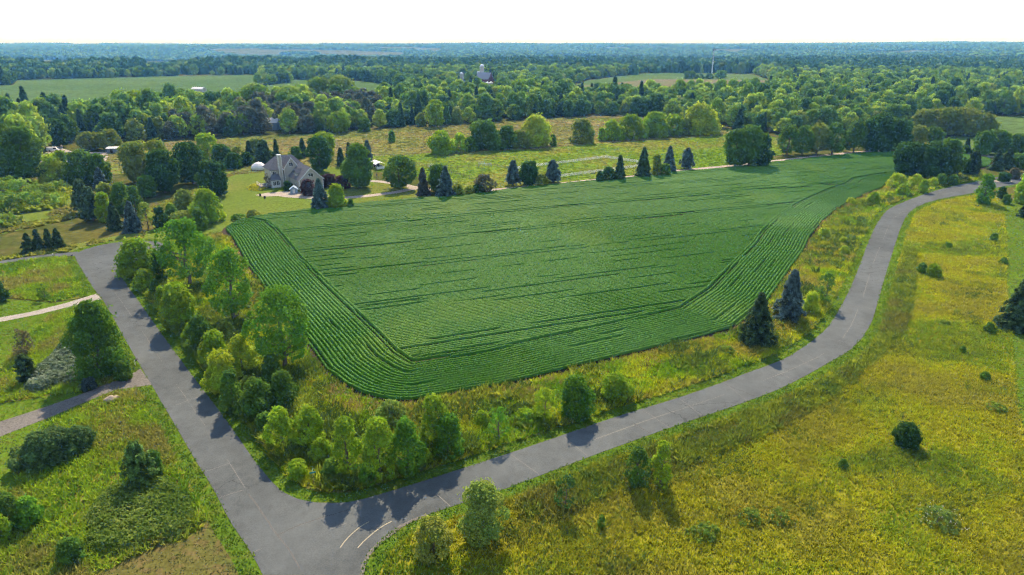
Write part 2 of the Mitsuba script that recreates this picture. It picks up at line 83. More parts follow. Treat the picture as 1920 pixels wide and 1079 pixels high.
PLANTS = [  # kind, crown, leaf, x, y, width, height, label
 ('cottonwood_tree', 'poplar', 'poplar', -72.7, 145.4, 11.1, 15.7, 'tall green cottonwood nearest the turning circle, first of three beside the crop'),
 ('cottonwood_tree', 'poplar', 'poplar', -54.8, 124.8, 9.7, 15.6, 'tall green cottonwood in the middle of the three beside the crop edge'),
 ('cottonwood_tree', 'poplar', 'poplar', -38.3, 104.2, 10.9, 15.1, 'tall green cottonwood nearest the road junction, last of the three by the crop'),
 ('willow_bush', 'bush', 'bright', -89.1, 155.1, 8.7, 8.6, 'round yellow green willow bush at the edge of the turning circle'),
 ('shrub', 'bush', 'dark', -81.0, 148.8, 3.2, 7.5, 'small dark shrub between the turning circle willow and the first cottonwood'),
 ('willow_bush', 'bush', 'bright', -82.5, 144.4, 4.3, 4.5, 'low yellow willow bush just below the turning circle willow'),
 ('willow_bush', 'bush', 'mid', -78.0, 140.6, 2.6, 3.6, 'narrow green bush behind the low yellow willow by the road'),
 ('willow_bush', 'bush', 'bright', -71.0, 129.6, 3.3, 6.2, 'slim green willow bush left of the broad willow along the straight road'),
 ('willow_bush', 'bush', 'bright', -64.2, 122.5, 7.7, 9.3, 'broad yellow green willow below the first cottonwood along the straight road'),
 ('willow_bush', 'bush', 'mid', -55.6, 111.8, 5.0, 7.0, 'green willow bush beside the second cottonwood, next to the road'),
 ('willow_bush', 'bush', 'bright', -50.5, 105.4, 5.3, 6.8, 'bright yellow green willow left of the third cottonwood, upper one by road'),
 ('willow_bush', 'bush', 'yellow', -46.0, 97.1, 5.9, 6.9, 'brightest yellow rounded willow in the roadside row'),
 ('willow_bush', 'bush', 'yellow', -45.0, 102.7, 4.7, 7.1, 'bright willow standing between the yellow rounded willow and the third cottonwood'),
 ('willow_bush', 'bush', 'mid', -41.7, 90.5, 4.4, 6.9, 'shaded green willow bush directly below the yellow rounded willow'),
 ('willow_bush', 'bush', 'mid', -37.4, 88.7, 5.3, 6.2, 'dark green willow bush near the lower end of the roadside row'),
 ('willow_bush', 'bush', 'mid', -34.3, 91.1, 4.6, 6.4, 'upright green willow under the third cottonwood beside the dry grass'),
 ('willow_bush', 'bush', 'mid', -38.5, 98.8, 3.8, 5.5, 'green bush tucked against the trunk of the third cottonwood'),
 ('willow_bush', 'upright', 'bright', -31.2, 80.3, 4.1, 6.7, 'yellow green twin willow on the left at the road corner'),
 ('willow_bush', 'upright', 'bright', -27.6, 81.0, 4.5, 6.3, 'yellow green twin willow on the right at the road corner'),
 ('willow_tree', 'upright', 'bright', -20.8, 73.9, 4.3, 8.8, 'slim bright willow left of the big many stemmed willow at junction'),
 ('willow_tree', 'upright', 'bright', -16.6, 73.7, 5.4, 8.7, 'big many stemmed willow at the junction, left half, casting shadow on the road'),
 ('willow_tree', 'upright', 'poplar', -13.4, 74.8, 4.7, 8.3, 'big many stemmed willow at the junction, right half, deeper green'),
 ('willow_tree', 'upright', 'bright', -10.4, 79.7, 4.9, 8.7, 'bright willow touching the bottom corner of the crop field'),
 ('willow_bush', 'bush', 'poplar', -8.5, 78.5, 4.4, 6.5, 'fresh green bushy willow just right of the crop corner willow'),
 ('flowering_shrub', 'bush', 'pale', -17.7, 86.9, 5.9, 3.7, 'pale whitish shrub between crop corner and the junction willows'),
 ('sapling', 'sapling', 'poplar', -1.8, 82.4, 2.9, 5.1, 'small round sapling alone in the verge right of the crop corner'),
 ('shrub', 'bush', 'bright', -4.3, 86.8, 2.7, 2.0, 'low light green shrub left of the small round sapling'),
 ('ash_tree', 'bush', 'poplar', 9.3, 88.8, 5.3, 6.7, 'dense dark green round tree standing alone beside the right road'),
 ('sapling', 'sapling', 'bright', 4.9, 88.3, 3.2, 4.8, 'thin light green sapling left of the dense round roadside tree'),
 ('willow_bush', 'bush', 'bright', 15.9, 94.0, 4.9, 4.5, 'light green bush right of the dense round roadside tree'),
 ('brush_shrub', 'bush', 'bright', -25.0, 77.4, 3.2, 3.5, 'low bright shrub between the twin willows and the slim junction willow'),
 ('brush_shrub', 'bush', 'mid', -35.0, 84.8, 3.1, 2.9, 'low green shrub above the left twin willow by the road'),
 ('brush_shrub', 'bush', 'bright', -27.3, 74.0, 2.8, 2.5, 'low bright shrub right beside the green street sign'),
 ('brush_shrub', 'bush', 'mid', -22.7, 73.4, 2.5, 2.9, 'low green shrub at the foot of the slim junction willow'),
 ('brush_shrub', 'bush', 'poplar', -18.1, 72.6, 2.5, 3.1, 'low shrub between the slim willow and the many stemmed willow'),
 ('brush_shrub', 'bush', 'bright', -11.9, 76.3, 2.6, 2.9, 'low bright shrub between many stemmed willow and the crop corner willow'),
 ('brush_shrub', 'bush', 'olive', -41.2, 95.6, 3.4, 3.1, 'low olive shrub right of the yellow rounded willow'),
 ('brush_shrub', 'bush', 'bright', -59.6, 116.9, 3.4, 3.3, 'low bright shrub right of the broad willow by the straight road'),
 ('brush_shrub', 'bush', 'mid', -71.1, 134.8, 3.8, 3.2, 'low green shrub under the first cottonwood on the road side'),
 ('brush_shrub', 'bush', 'olive', -53.4, 117.1, 4.0, 3.4, 'low olive shrub at the foot of the second cottonwood'),
 ('brush_shrub', 'bush', 'bright', 1.9, 87.1, 3.5, 2.2, 'low bright shrub between two saplings in the verge right of the crop corner'),
 ('willow_tree', 'upright', 'pale', -3.1, 62.3, 5.6, 7.4, 'large pale willow by the inside bend of the junction'),
 ('willow_bush', 'upright', 'pale2', -8.4, 59.7, 4.6, 4.8, 'yellowish pale bush left of the large pale willow at the bend'),
 ('sapling', 'upright', 'mid', 15.6, 71.9, 3.6, 5.7, 'dark green young tree, left of the pair beside the right road'),
 ('sapling', 'upright', 'bright', 18.4, 71.6, 2.8, 6.8, 'slim young tree, right of the pair beside the right road'),
 ('shrub', 'sapling', 'dark', 6.3, 67.2, 2.8, 4.8, 'thin dark shrub between the pale willow and the pair of young trees'),
 ('shrub', 'bush', 'dark', 54.2, 81.2, 3.8, 3.4, 'dark round shrub alone in the middle of the golden meadow'),
 ('shrub', 'bush', 'mid', 10.2, 64.2, 0.9, 1.7, 'tiny dark green bush in the meadow below the young trees'),
 ('shrub', 'bush', 'weedy', 21.5, 62.8, 4.1, 1.8, 'low green weedy clump in the meadow below the young trees'),
 ('goldenrod_clump', 'bush', 'weedy', 27.6, 65.6, 3.7, 1.9, 'green weed clump with small yellow flowers, left one'),
 ('goldenrod_clump', 'bush', 'weedy', 31.1, 65.5, 3.3, 2.3, 'green weed clump with small yellow flowers, right one'),
 ('aster_clump', 'bush', 'flower', 49.0, 64.9, 5.1, 2.7, 'clump of small white flowers low in the meadow'),
 ('shrub', 'upright', 'mid', 43.0, 75.8, 1.2, 1.3, 'tiny dark shrub left of the round shrub in the meadow'),
 ('shrub', 'upright', 'mid', 98.7, 156.2, 2.1, 2.4, 'small dark bush beside the yellow bush at the upper meadow edge'),
 ('shrub', 'bush', 'bright', 99.9, 153.7, 3.3, 2.9, 'small yellow green bush at the upper meadow edge by the road'),
 ('shrub', 'upright', 'mid', 118.1, 178.0, 2.0, 1.2, 'dark speck of a shrub in the upper meadow, nearest the road bend'),
 ('shrub', 'upright', 'mid', 135.1, 184.9, 1.9, 2.0, 'little dark bush, farther of two on the border between meadow and mown strip'),
 ('shrub', 'upright', 'mid', 123.2, 163.3, 2.0, 1.5, 'little dark bush, nearer of two on the border between meadow and mown strip'),
 ('shrub', 'upright', 'mid', 91.1, 120.0, 2.2, 2.0, 'dark shrub beside the meadow border, left of the right hand spruce'),
 ('shrub', 'upright', 'mid', 80.4, 111.0, 1.1, 1.2, 'very small dark shrub in the meadow below the right hand spruce'),
 ('shrub', 'upright', 'mid', 77.6, 100.6, 1.6, 1.4, 'small dark shrub in the meadow midway down the right border'),
 ('shrub', 'bush', 'weedy', 85.0, 124.2, 2.3, 1.3, 'small green weed clump in the middle of the meadow, level with the spruce'),
 ('shrub', 'bush', 'weedy', 73.0, 90.6, 3.3, 2.3, 'green weedy clump at the right border of the meadow'),
 ('spruce_tree', 'spruce', 'conifer', 97.8, 122.3, 6.9, 10.2, 'dark spruce at the right border of the meadow, partly out of view'),
 ('spruce_tree', 'spruce', 'conifer', 44.9, 115.1, 6.7, 9.7, 'dark green spruce, left of the roadside spruce pair by the crop'),
 ('blue_spruce_tree', 'spruce', 'blue', 55.4, 126.9, 6.0, 10.2, 'dense blue spruce, right of the roadside spruce pair by the crop'),
 ('sapling', 'sapling', 'mid', 66.1, 134.7, 3.8, 7.0, 'slender young tree between the blue spruce and the road curve'),
 ('shrub', 'bush', 'yellow', 61.0, 130.3, 3.7, 4.5, 'bright yellow bush right beside the blue spruce'),
 ('shrub', 'bush', 'yellow', 87.1, 171.8, 2.5, 2.1, 'small yellow bush in the verge on the inside of the road curve'),
 ('shrub', 'bush', 'yellow', 88.9, 188.0, 3.0, 2.7, 'small bright yellow bush at the crop edge above the blue spruce'),
 ('shrub', 'bush', 'yellow', 91.6, 181.7, 2.1, 1.7, 'tiny yellow bush just above another in the curve verge'),
 ('shrub', 'bush', 'weedy', 38.1, 110.8, 4.2, 2.4, 'low weedy clump left of the dark green roadside spruce'),
 ('shrub', 'bush', 'yellow', 116.5, 230.9, 3.0, 2.1, 'tiny yellow shrub on the crop corner near the upper road'),
 ('shrub', 'bush', 'bright', 124.3, 231.1, 3.7, 3.9, 'yellow green shrub on the verge of the upper road, nearest the curve'),
 ('shrub', 'bush', 'yellow', 134.0, 239.4, 3.1, 2.5, 'low yellow shrub on the upper verge between two larger bushes'),
 ('shrub', 'bush', 'yellow', 147.3, 258.4, 7.0, 5.4, 'large golden bush at the crop end in front of the big tree clump'),
 ('shrub', 'bush', 'bright', 142.6, 246.3, 5.1, 3.8, 'light green bush in front of the large golden bush'),
 ('shrub', 'bush', 'yellow', 156.6, 263.1, 5.4, 4.3, 'golden bush under the left of the big tree clump by the upper road'),
 ('shrub', 'bush', 'bright', 152.3, 250.5, 3.2, 4.6, 'upright small bush at the upper road edge under the big tree clump'),
 ('shrub', 'bush', 'yellow', 162.3, 261.6, 3.7, 3.3, 'rounded golden shrub, first of three under the big tree clump'),
 ('shrub', 'bush', 'mid', 166.7, 263.8, 4.2, 4.2, 'rounded green shrub, middle of three under the big tree clump'),
 ('shrub', 'bush', 'mid', 172.3, 265.8, 3.8, 3.6, 'rounded green shrub, last of three under the big tree clump'),
 ('willow_tree', 'upright', 'poplar', 162.3, 231.6, 5.9, 10.0, 'fresh green young tree beside the road just before the upper turning circle'),
 ('shrub', 'bush', 'dark', 175.1, 241.2, 3.1, 3.7, 'dark shrub right of the young tree at the upper turning circle'),
 ('shrub', 'bush', 'mid', 170.3, 231.6, 2.6, 3.0, 'small green shrub below the dark shrub at the upper turning circle'),
 ('maple_tree', 'bush', 'bright', 177.1, 231.7, 6.7, 12.3, 'yellow green tree cut by the right edge at the upper turning circle'),
 ('spruce_tree', 'spruce', 'conifer', 163.4, 212.7, 4.4, 5.7, 'dark spruce cut by the right edge under the yellow green tree'),
 ('round_shrub', 'ball', 'dark', 196.4, 271.4, 4.3, 3.6, 'clipped dark round shrub on the island of the upper turning circle'),
 ('shrub', 'bush', 'gray', 205.1, 278.1, 4.0, 4.2, 'greyish shrub beside the clipped dark shrub on the turning island'),
 ('maple_tree', 'dense', 'dark', 166.9, 286.3, 12.7, 12.9, 'dark broad tree on the left of the big clump at the crop end'),
 ('maple_tree', 'dense', 'dark', 172.6, 281.5, 12.5, 14.0, 'dark broad tree in the middle of the big clump at the crop end'),
 ('maple_tree', 'dense', 'mid', 180.7, 283.3, 10.3, 15.1, 'lighter topped tree on the right of the big clump at the crop end'),
 ('cedar_tree', 'cedar', 'conifer', 192.5, 285.2, 4.5, 9.8, 'narrow dark cedar right of the big clump at the crop end'),
 ('shrub', 'bush', 'dark', 189.9, 285.2, 3.6, 6.5, 'dark bush leaning against the narrow cedar'),
 ('spruce_tree', 'spruce', 'conifer', 211.0, 298.1, 5.7, 8.6, 'dark spruce, left of two beyond the upper turning circle'),
 ('spruce_tree', 'spruce', 'conifer', 217.5, 300.9, 6.2, 8.6, 'dark spruce, right of two beyond the upper turning circle'),
 ('maple_tree', 'dense', 'mid', 225.0, 304.1, 7.2, 6.1, 'round green tree right of the two spruces beyond the turning circle'),
 ('maple_tree', 'dense', 'mid', 99.7, 305.5, 11.1, 16.3, 'left tree of the clump that stands on the far crop edge'),
 ('maple_tree', 'dense', 'mid', 105.7, 305.8, 12.1, 18.1, 'tallest tree of the clump that stands on the far crop edge'),
 ('maple_tree', 'dense', 'dark', 111.1, 306.2, 8.7, 14.4, 'right tree of the clump that stands on the far crop edge'),
 ('maple_tree', 'oak', 'mid', 135.7, 339.1, 10.2, 14.2, 'first tree of the row of four behind the gravel lane'),
 ('maple_tree', 'oak', 'mid', 143.5, 340.8, 10.2, 14.2, 'second tree of the row of four behind the gravel lane'),
 ('maple_tree', 'oak', 'olive', 151.3, 342.5, 11.4, 14.8, 'third tree of the row of four, yellow topped, behind the lane'),
 ('maple_tree', 'oak', 'mid', 159.3, 342.5, 10.8, 15.3, 'fourth tree of the row of four behind the gravel lane'),
 ('maple_tree', 'oak', 'mid', 173.2, 349.6, 11.6, 15.3, 'left tree of the broad clump behind the end of the gravel lane'),
 ('maple_tree', 'dense', 'dark', 185.4, 352.0, 16.1, 18.0, 'large dark tree in the broad clump behind the end of the lane'),
 ('maple_tree', 'dense', 'dark', 197.0, 354.9, 13.4, 15.3, 'right tree of the broad clump behind the end of the lane'),
 ('oak_tree', 'oak', 'olive', 220.0, 376.7, 10.7, 10.2, 'open crowned tree with pale trunk beyond the crop end, left of two'),
 ('oak_tree', 'oak', 'mid', 229.9, 378.8, 10.7, 8.9, 'open crowned tree beyond the crop end, right of two'),
 ('maple_tree', 'dense', 'olive', 252.0, 423.2, 16.6, 14.2, 'left tree of the long oval grove in the far green field'),
 ('maple_tree', 'dense', 'olive', 261.4, 420.2, 18.5, 15.7, 'second tree of the long oval grove in the far green field'),
 ('maple_tree', 'dense', 'olive', 271.4, 417.7, 18.4, 15.6, 'third tree of the long oval grove in the far green field'),
 ('maple_tree', 'dense', 'olive', 280.2, 416.3, 13.1, 12.7, 'right tree of the long oval grove in the far green field'),
 ('oak_tree', 'dense', 'mid', 232.9, 341.3, 9.2, 11.3, 'rounded tree at the bend of the lane near the right edge, left one'),
 ('oak_tree', 'dense', 'mid', 240.9, 343.0, 9.2, 11.7, 'rounded tree at the bend of the lane near the right edge, right one'),
 ('maple_tree', 'dense', 'mid', 252.6, 344.9, 9.8, 9.4, 'dark green tree at the right edge beyond the turning circle spruces'),
 ('spruce_tree', 'spruce', 'conifer', 230.7, 350.2, 2.8, 6.9, 'small spike shaped spruce beside the far bend of the lane'),
 ('shrub', 'bush', 'dark', 228.5, 347.8, 7.1, 3.5, 'low dark bush at the foot of the spike shaped spruce'),
 ('blue_spruce_tree', 'pine', 'blue', 0.4, 263.0, 5.4, 9.4, 'rounded blue spruce, first tree in the row along the gravel lane'),
 ('maple_tree', 'dense', 'dark', 6.5, 264.8, 7.0, 8.9, 'round leafy tree between two blue spruces on the gravel lane'),
 ('shrub', 'bush', 'olive', 11.4, 262.3, 5.4, 4.6, 'low shrub pair under the round leafy tree on the lane'),
 ('blue_spruce_tree', 'pine', 'blue', 16.1, 269.6, 6.4, 8.6, 'blue spruce on a bare trunk by the corner of the white arena'),
 ('spruce_tree', 'spruce', 'conifer', 43.4, 274.8, 4.8, 9.9, 'slim spruce in front of the white arena fence'),
 ('shrub', 'bush', 'dark', 34.8, 270.1, 3.0, 4.3, 'small dark shrub on a stem left of the slim arena spruce'),
 ('shrub', 'bush', 'dark', 38.8, 273.1, 5.6, 5.3, 'dark shrub against the slim arena spruce'),
 ('spruce_tree', 'spruce', 'conifer', 54.0, 280.9, 6.2, 11.9, 'tall pointed spruce at the right corner of the white arena'),
 ('shrub', 'bush', 'olive', 60.2, 283.3, 4.9, 8.8, 'olive bushy tree between two tall lane spruces'),
 ('shrub', 'bush', 'mid', 63.5, 283.2, 4.5, 5.1, 'green shrub at the foot of the right tall lane spruce'),
 ('spruce_tree', 'spruce', 'blue', 67.9, 295.7, 5.6, 10.3, 'tall bluish spruce right of the olive bushy tree on the lane'),
 ('blue_spruce_tree', 'pine', 'blue', 76.9, 301.2, 6.4, 8.8, 'short broad spruce alone on the lane right of the arena'),
 ('crabapple_tree', 'oak', 'gray', -9.9, 250.6, 7.6, 6.5, 'brownish open crowned small tree where the lane meets the crop'),
 ('shrub', 'bush', 'dark', -12.4, 249.2, 4.8, 3.3, 'dark low bush at the foot of the brownish small tree'),
 ('spruce_tree', 'spruce', 'grayconifer', -32.3, 246.1, 4.7, 9.7, 'greyish thinning spruce left of the blue spruce at the drive entrance'),
 ('maple_tree', 'dense', 'mid', -27.3, 251.9, 7.6, 9.9, 'leafy green tree behind the blue spruce at the drive entrance'),
 ('blue_spruce_tree', 'spruce', 'blue', -23.8, 242.9, 6.6, 10.8, 'large blue spruce at the drive entrance beside the crop'),
 ('shrub', 'bush', 'olive', -19.4, 244.6, 5.1, 4.2, 'olive shrub right of the large blue spruce, first of a low hedge'),
 ('shrub', 'bush', 'olive', -15.6, 246.4, 4.7, 3.0, 'olive shrub at the end of the low hedge by the crop'),
 ('oak_tree', 'oak', 'mid', -43.2, 258.6, 11.9, 11.5, 'wide leafy tree on a clear trunk inside the drive loop'),
 ('maple_tree', 'dense', 'mid', -58.3, 259.7, 10.8, 16.0, 'tall oval maple in front of the house drive'),
 ('maple_tree', 'dense', 'dark', -82.2, 293.4, 10.2, 14.6, 'tall oval maple standing behind the house'),
 ('maple_tree', 'dense', 'bright', -90.3, 329.2, 11.5, 12.0, 'yellow topped tree behind the oval maple at the back of the house'),
 ('spruce_tree', 'spruce', 'conifer', -77.1, 309.0, 4.2, 7.9, 'small dark spruce between the house maple and the front maple'),
 ('spruce_tree', 'spruce', 'conifer', -77.4, 326.7, 3.1, 7.9, 'thin dark spruce top behind the front maple'),
 ('spruce_tree', 'spruce', 'blue', -67.1, 319.5, 5.3, 9.8, 'bluish spruce behind the front maple on its right'),
 ('spruce_tree', 'spruce', 'conifer', -101.2, 333.3, 4.0, 9.0, 'dark spruce rising behind the house roof'),
 ('shrub', 'bush', 'mid', -102.9, 327.7, 6.2, 5.8, 'leafy shrub behind the house roof, left of the dark spruce'),
 ('spruce_tree', 'spruce', 'conifer', -121.2, 317.8, 4.8, 9.8, 'dark spruce, left of three behind the white dome'),
 ('spruce_tree', 'cedar', 'conifer', -111.9, 309.4, 6.1, 11.2, 'broad dark cedar, middle of three behind the white dome'),
 ('spruce_tree', 'spruce', 'conifer', -106.6, 311.6, 3.5, 11.1, 'thin dark spruce, right of three behind the white dome'),
 ('shrub', 'bush', 'olive', -121.7, 328.4, 8.8, 9.2, 'yellowish leafy tree behind the three dark evergreens by the dome'),
 ('sapling', 'sapling', 'olive', -125.1, 313.8, 6.0, 8.0, 'thin yellowish young tree left of the dark evergreens'),
 ('shrub', 'bush', 'dark', -123.2, 303.4, 8.7, 6.6, 'dark bush at the left end of the hedge by the white dome'),
 ('shrub', 'bush', 'dark', -120.5, 311.2, 6.4, 5.5, 'dark bush in the middle of the hedge by the white dome'),
 ('shrub', 'bush', 'dark', -109.6, 314.1, 6.5, 5.5, 'dark bush at the right end of the hedge by the white dome'),
 ('shrub', 'bush', 'olive', -100.2, 296.9, 4.2, 2.8, 'low round shrub between the white dome and the house'),
 ('plum_tree', 'bush', 'purple', -70.7, 261.6, 7.1, 4.8, 'purple leaved tree right of the garage, left one'),
 ('plum_tree', 'bush', 'purple', -64.7, 259.1, 5.4, 4.8, 'purple leaved tree right of the garage, right one'),
 ('plum_tree', 'bush', 'purple', -74.5, 246.7, 5.9, 5.3, 'purple leaved tree in front of the garage gable'),
 ('shrub', 'bush', 'dark', -84.1, 254.5, 3.2, 3.4, 'dark shrub against the house wall beside the chimney'),
 ('blue_spruce_tree', 'spruce', 'blue', -63.8, 223.6, 6.1, 10.1, 'large blue spruce on the crop edge in front of the house'),
 ('maple_tree', 'bush', 'bright', -58.7, 224.7, 6.1, 7.9, 'round yellow green tree beside the large blue spruce by the house'),
 ('shrub', 'bush', 'mid', -54.1, 225.1, 2.0, 3.1, 'small dark column shrub on the crop edge in front of the house'),
 ('sapling', 'sapling', 'gray', -93.5, 259.6, 2.1, 5.9, 'thin bare young tree on the lawn left of the deck'),
 ('shrub', 'bush', 'pale2', -82.4, 213.0, 4.1, 2.2, 'pale dry shrub on the crop edge left of the house'),
 ('shrub', 'bush', 'mid', -85.7, 209.1, 5.0, 1.7, 'low green bush patch at the left corner of the crop'),
 ('maple_tree', 'dense', 'olive', -148.1, 269.9, 11.2, 15.6, 'broad tree with yellow top behind the three oval maples, left end'),
 ('maple_tree', 'dense', 'olive', -139.0, 269.4, 9.0, 16.5, 'broad tree with yellow top just behind the first oval maple'),
 ('maple_tree', 'dense', 'dark', -128.5, 250.6, 10.8, 15.3, 'first of three dark oval maples on the lawn left of the house'),
 ('maple_tree', 'dense', 'dark', -126.0, 267.9, 11.3, 15.8, 'second of three dark oval maples on the lawn left of the house'),
 ('maple_tree', 'dense', 'dark', -107.0, 243.1, 9.9, 12.8, 'third of three dark oval maples, nearest, on the lawn'),
 ('locust_tree', 'oak', 'bright', -140.9, 318.2, 10.6, 12.7, 'light green feathery tree behind the dark oval maples'),
 ('maple_tree', 'dense', 'dark', -130.8, 310.1, 7.9, 9.2, 'dark tree right of the light green feathery tree'),
 ('maple_tree', 'dense', 'mid', -130.7, 241.9, 5.8, 7.7, 'small leafy tree at the foot of the first oval maple'),
 ('pine_tree', 'pine', 'pine', -140.0, 218.8, 6.0, 10.6, 'soft green pine at the left of the mixed grove'),
 ('pine_tree', 'pine', 'pine', -130.4, 207.5, 6.0, 10.4, 'soft green pine in front at the left of the mixed grove'),
 ('ash_tree', 'bush', 'olive', -132.4, 219.2, 6.3, 9.5, 'autumn tinted tree in the middle of the mixed grove'),
 ('ash_tree', 'bush', 'mid', -126.6, 217.9, 6.6, 9.7, 'green tree at the top of the mixed grove behind the blue spruce'),
 ('ash_tree', 'bush', 'bright', -125.6, 206.1, 4.6, 9.1, 'yellow green tree inside the mixed grove'),
 ('ash_tree', 'bush', 'mid', -118.9, 211.7, 5.1, 9.9, 'green tree at the right of the mixed grove'),
 ('spruce_tree', 'spruce', 'conifer', -117.6, 196.9, 4.5, 8.1, 'dark green spruce in front of the mixed grove'),
 ('blue_spruce_tree', 'spruce', 'blue', -111.2, 194.7, 5.4, 8.8, 'blue spruce in front of the mixed grove'),
 ('birch_tree', 'sapling', 'pale', -108.2, 197.3, 3.8, 8.1, 'pale small tree right of the blue spruce in the mixed grove'),
 ('blue_spruce_tree', 'spruce', 'blue', -158.1, 260.7, 5.4, 7.4, 'small blue spruce behind the mixed grove'),
 ('spruce_tree', 'spruce', 'conifer', -163.0, 273.2, 3.0, 5.9, 'small dark spruce touching the small blue spruce'),
 ('linden_tree', 'bush', 'olive', -104.0, 213.9, 7.9, 8.1, 'round yellow topped tree, left of the pair above the turning circle'),
 ('linden_tree', 'bush', 'bright', -93.8, 205.9, 8.3, 10.1, 'round yellow topped tree, right of the pair above the turning circle'),
 ('shrub', 'ball', 'olive', -100.3, 201.6, 6.8, 4.2, 'smooth rounded shrub just above the turning circle'),
 ('shrub', 'bush', 'mid', -92.7, 197.2, 4.5, 6.2, 'green shrub right of the smooth rounded shrub'),
 ('shrub', 'bush', 'dark', -105.3, 199.6, 4.2, 5.9, 'dark green shrub left of the smooth rounded shrub'),
 ('shrub', 'bush', 'mid', -104.3, 204.7, 4.0, 5.7, 'mid green shrub behind the smooth rounded shrub'),
 ('spruce_tree', 'spruce', 'conifer', -128.3, 174.2, 3.4, 4.9, 'first and leftmost of four small spruces by the cul de sac drive'),
 ('spruce_tree', 'spruce', 'conifer', -126.5, 175.6, 3.1, 5.6, 'second of four small spruces by the cul de sac drive'),
 ('spruce_tree', 'spruce', 'conifer', -124.6, 177.1, 2.9, 5.3, 'third of four small spruces by the cul de sac drive'),
 ('spruce_tree', 'spruce', 'conifer', -122.2, 177.2, 3.5, 5.4, 'last and rightmost of four small spruces by the cul de sac drive'),
 ('sumac_shrub', 'sumac', 'lime', -183.2, 243.0, 10.9, 6.8, 'light green sumac at the left edge, back row of the thicket'),
 ('sumac_shrub', 'sumac', 'lime', -176.2, 242.8, 10.1, 6.4, 'light green sumac second in the back row of the thicket'),
 ('sumac_shrub', 'sumac', 'lime', -165.7, 237.4, 9.1, 5.8, 'light green sumac at the right end of the back row'),
 ('sumac_shrub', 'sumac', 'lime', -168.3, 222.7, 8.9, 5.6, 'light green sumac at the left edge, front row of the thicket'),
 ('sumac_shrub', 'sumac', 'lime', -162.3, 224.3, 9.0, 5.6, 'light green sumac in the front row of the thicket, second'),
 ('sumac_shrub', 'sumac', 'lime', -157.9, 227.1, 7.3, 4.7, 'light green sumac at the right end of the front row'),
 ('sumac_shrub', 'sumac', 'lime', -170.9, 254.9, 5.3, 3.4, 'small separate sumac right of the thicket'),
 ('sumac_shrub', 'sumac', 'lime', -154.4, 202.4, 5.5, 3.6, 'low sumac alone at left edge below the thicket'),
 ('maple_tree', 'oak', 'mid', -190.2, 267.0, 14.9, 21.6, 'tall green tree in front of the farmyard at left'),
 ('maple_tree', 'oak', 'mid', -206.9, 278.3, 11.5, 21.6, 'tall green tree at the left edge behind the sumac thicket'),
 ('maple_tree', 'bush', 'mid', -193.6, 262.6, 12.5, 11.7, 'leafy tree at the left edge under the taller trees'),
 ('locust_tree', 'bush', 'yellow', -181.1, 269.1, 8.6, 11.1, 'yellowish tree between the tall farmyard tree and the dirt yard'),
 ('locust_tree', 'bush', 'bright', -179.2, 272.1, 7.4, 11.9, 'light green tree in front of the dirt yard'),
 ('locust_tree', 'bush', 'mid', -170.0, 270.2, 12.9, 12.2, 'green tree on the right front of the dirt yard'),
 ('locust_tree', 'bush', 'mid', -163.0, 269.2, 8.6, 11.1, 'leafy tree at the right end of the row in front of the yard'),
 ('linden_tree', 'dense', 'dark', -241.9, 369.4, 11.1, 14.4, 'dark columnar tree behind the farmyard vehicles'),
 ('linden_tree', 'dense', 'olive', -218.4, 358.3, 12.4, 8.8, 'trimmed rounded tree behind the farmyard, left of pair by the blue shed'),
 ('linden_tree', 'dense', 'olive', -208.4, 358.3, 12.4, 9.9, 'trimmed rounded tree behind the farmyard, right of pair by the blue shed'),
 ('linden_tree', 'dense', 'mid', -247.9, 387.5, 9.2, 14.8, 'green tree just behind the dark columnar tree'),
 ('hedgerow_tree', 'bush', 'bright', -35.7, 345.9, 11.5, 11.1, 'first tree from the left in the hedgerow between the pastures'),
 ('hedgerow_tree', 'bush', 'bright', -26.5, 352.6, 10.0, 8.9, 'second tree from the left in the hedgerow between the pastures'),
 ('hedgerow_tree', 'dense', 'mid', -15.0, 359.3, 14.2, 14.3, 'third tree, dark and tall, in the hedgerow between the pastures'),
 ('hedgerow_tree', 'bush', 'mid', -2.8, 362.6, 12.6, 11.5, 'fourth tree, shaded, in the hedgerow between the pastures'),
 ('hedgerow_tree', 'bush', 'yellow', 12.9, 371.5, 16.4, 15.5, 'tallest yellow topped tree ending the left half of the hedgerow'),
 ('shrub', 'bush', 'mid', 22.1, 371.6, 3.5, 6.1, 'small shrub at the end of the left half of the hedgerow'),
 ('hedgerow_tree', 'bush', 'olive', 38.6, 384.9, 13.3, 12.2, 'lone round tree in the gap of the hedgerow'),
 ('hedgerow_tree', 'bush', 'bright', 50.9, 393.3, 5.0, 7.2, 'small tree starting the right half of the hedgerow'),
 ('hedgerow_tree', 'bush', 'bright', 56.8, 396.9, 9.4, 11.0, 'second tree in the right half of the hedgerow'),
 ('hedgerow_tree', 'bush', 'bright', 68.6, 403.3, 15.9, 13.0, 'third, broad tree in the right half of the hedgerow'),
 ('hedgerow_tree', 'bush', 'bright', 84.0, 412.3, 14.3, 14.0, 'fourth, tallest tree in the right half of the hedgerow'),
 ('hedgerow_tree', 'bush', 'bright', 97.2, 419.0, 11.9, 11.5, 'fifth tree in the right half of the hedgerow'),
 ('hedgerow_tree', 'bush', 'yellow', 114.4, 425.9, 22.1, 17.4, 'last and most yellow tree at the right end of the hedgerow'),
 ('cedar_tree', 'cedar', 'mid', -67.3, 388.1, 3.1, 6.1, 'small lone tree out in the tan hay pasture'),
 ('oak_tree', 'oak', 'bright', -107.1, 431.2, 14.2, 12.5, 'open crowned tree at the wood edge beside the metal roofed house'),
 ('shrub', 'ball', 'mid', -92.7, 436.6, 6.9, 8.2, 'round bush at the wood edge right of the open crowned tree'),
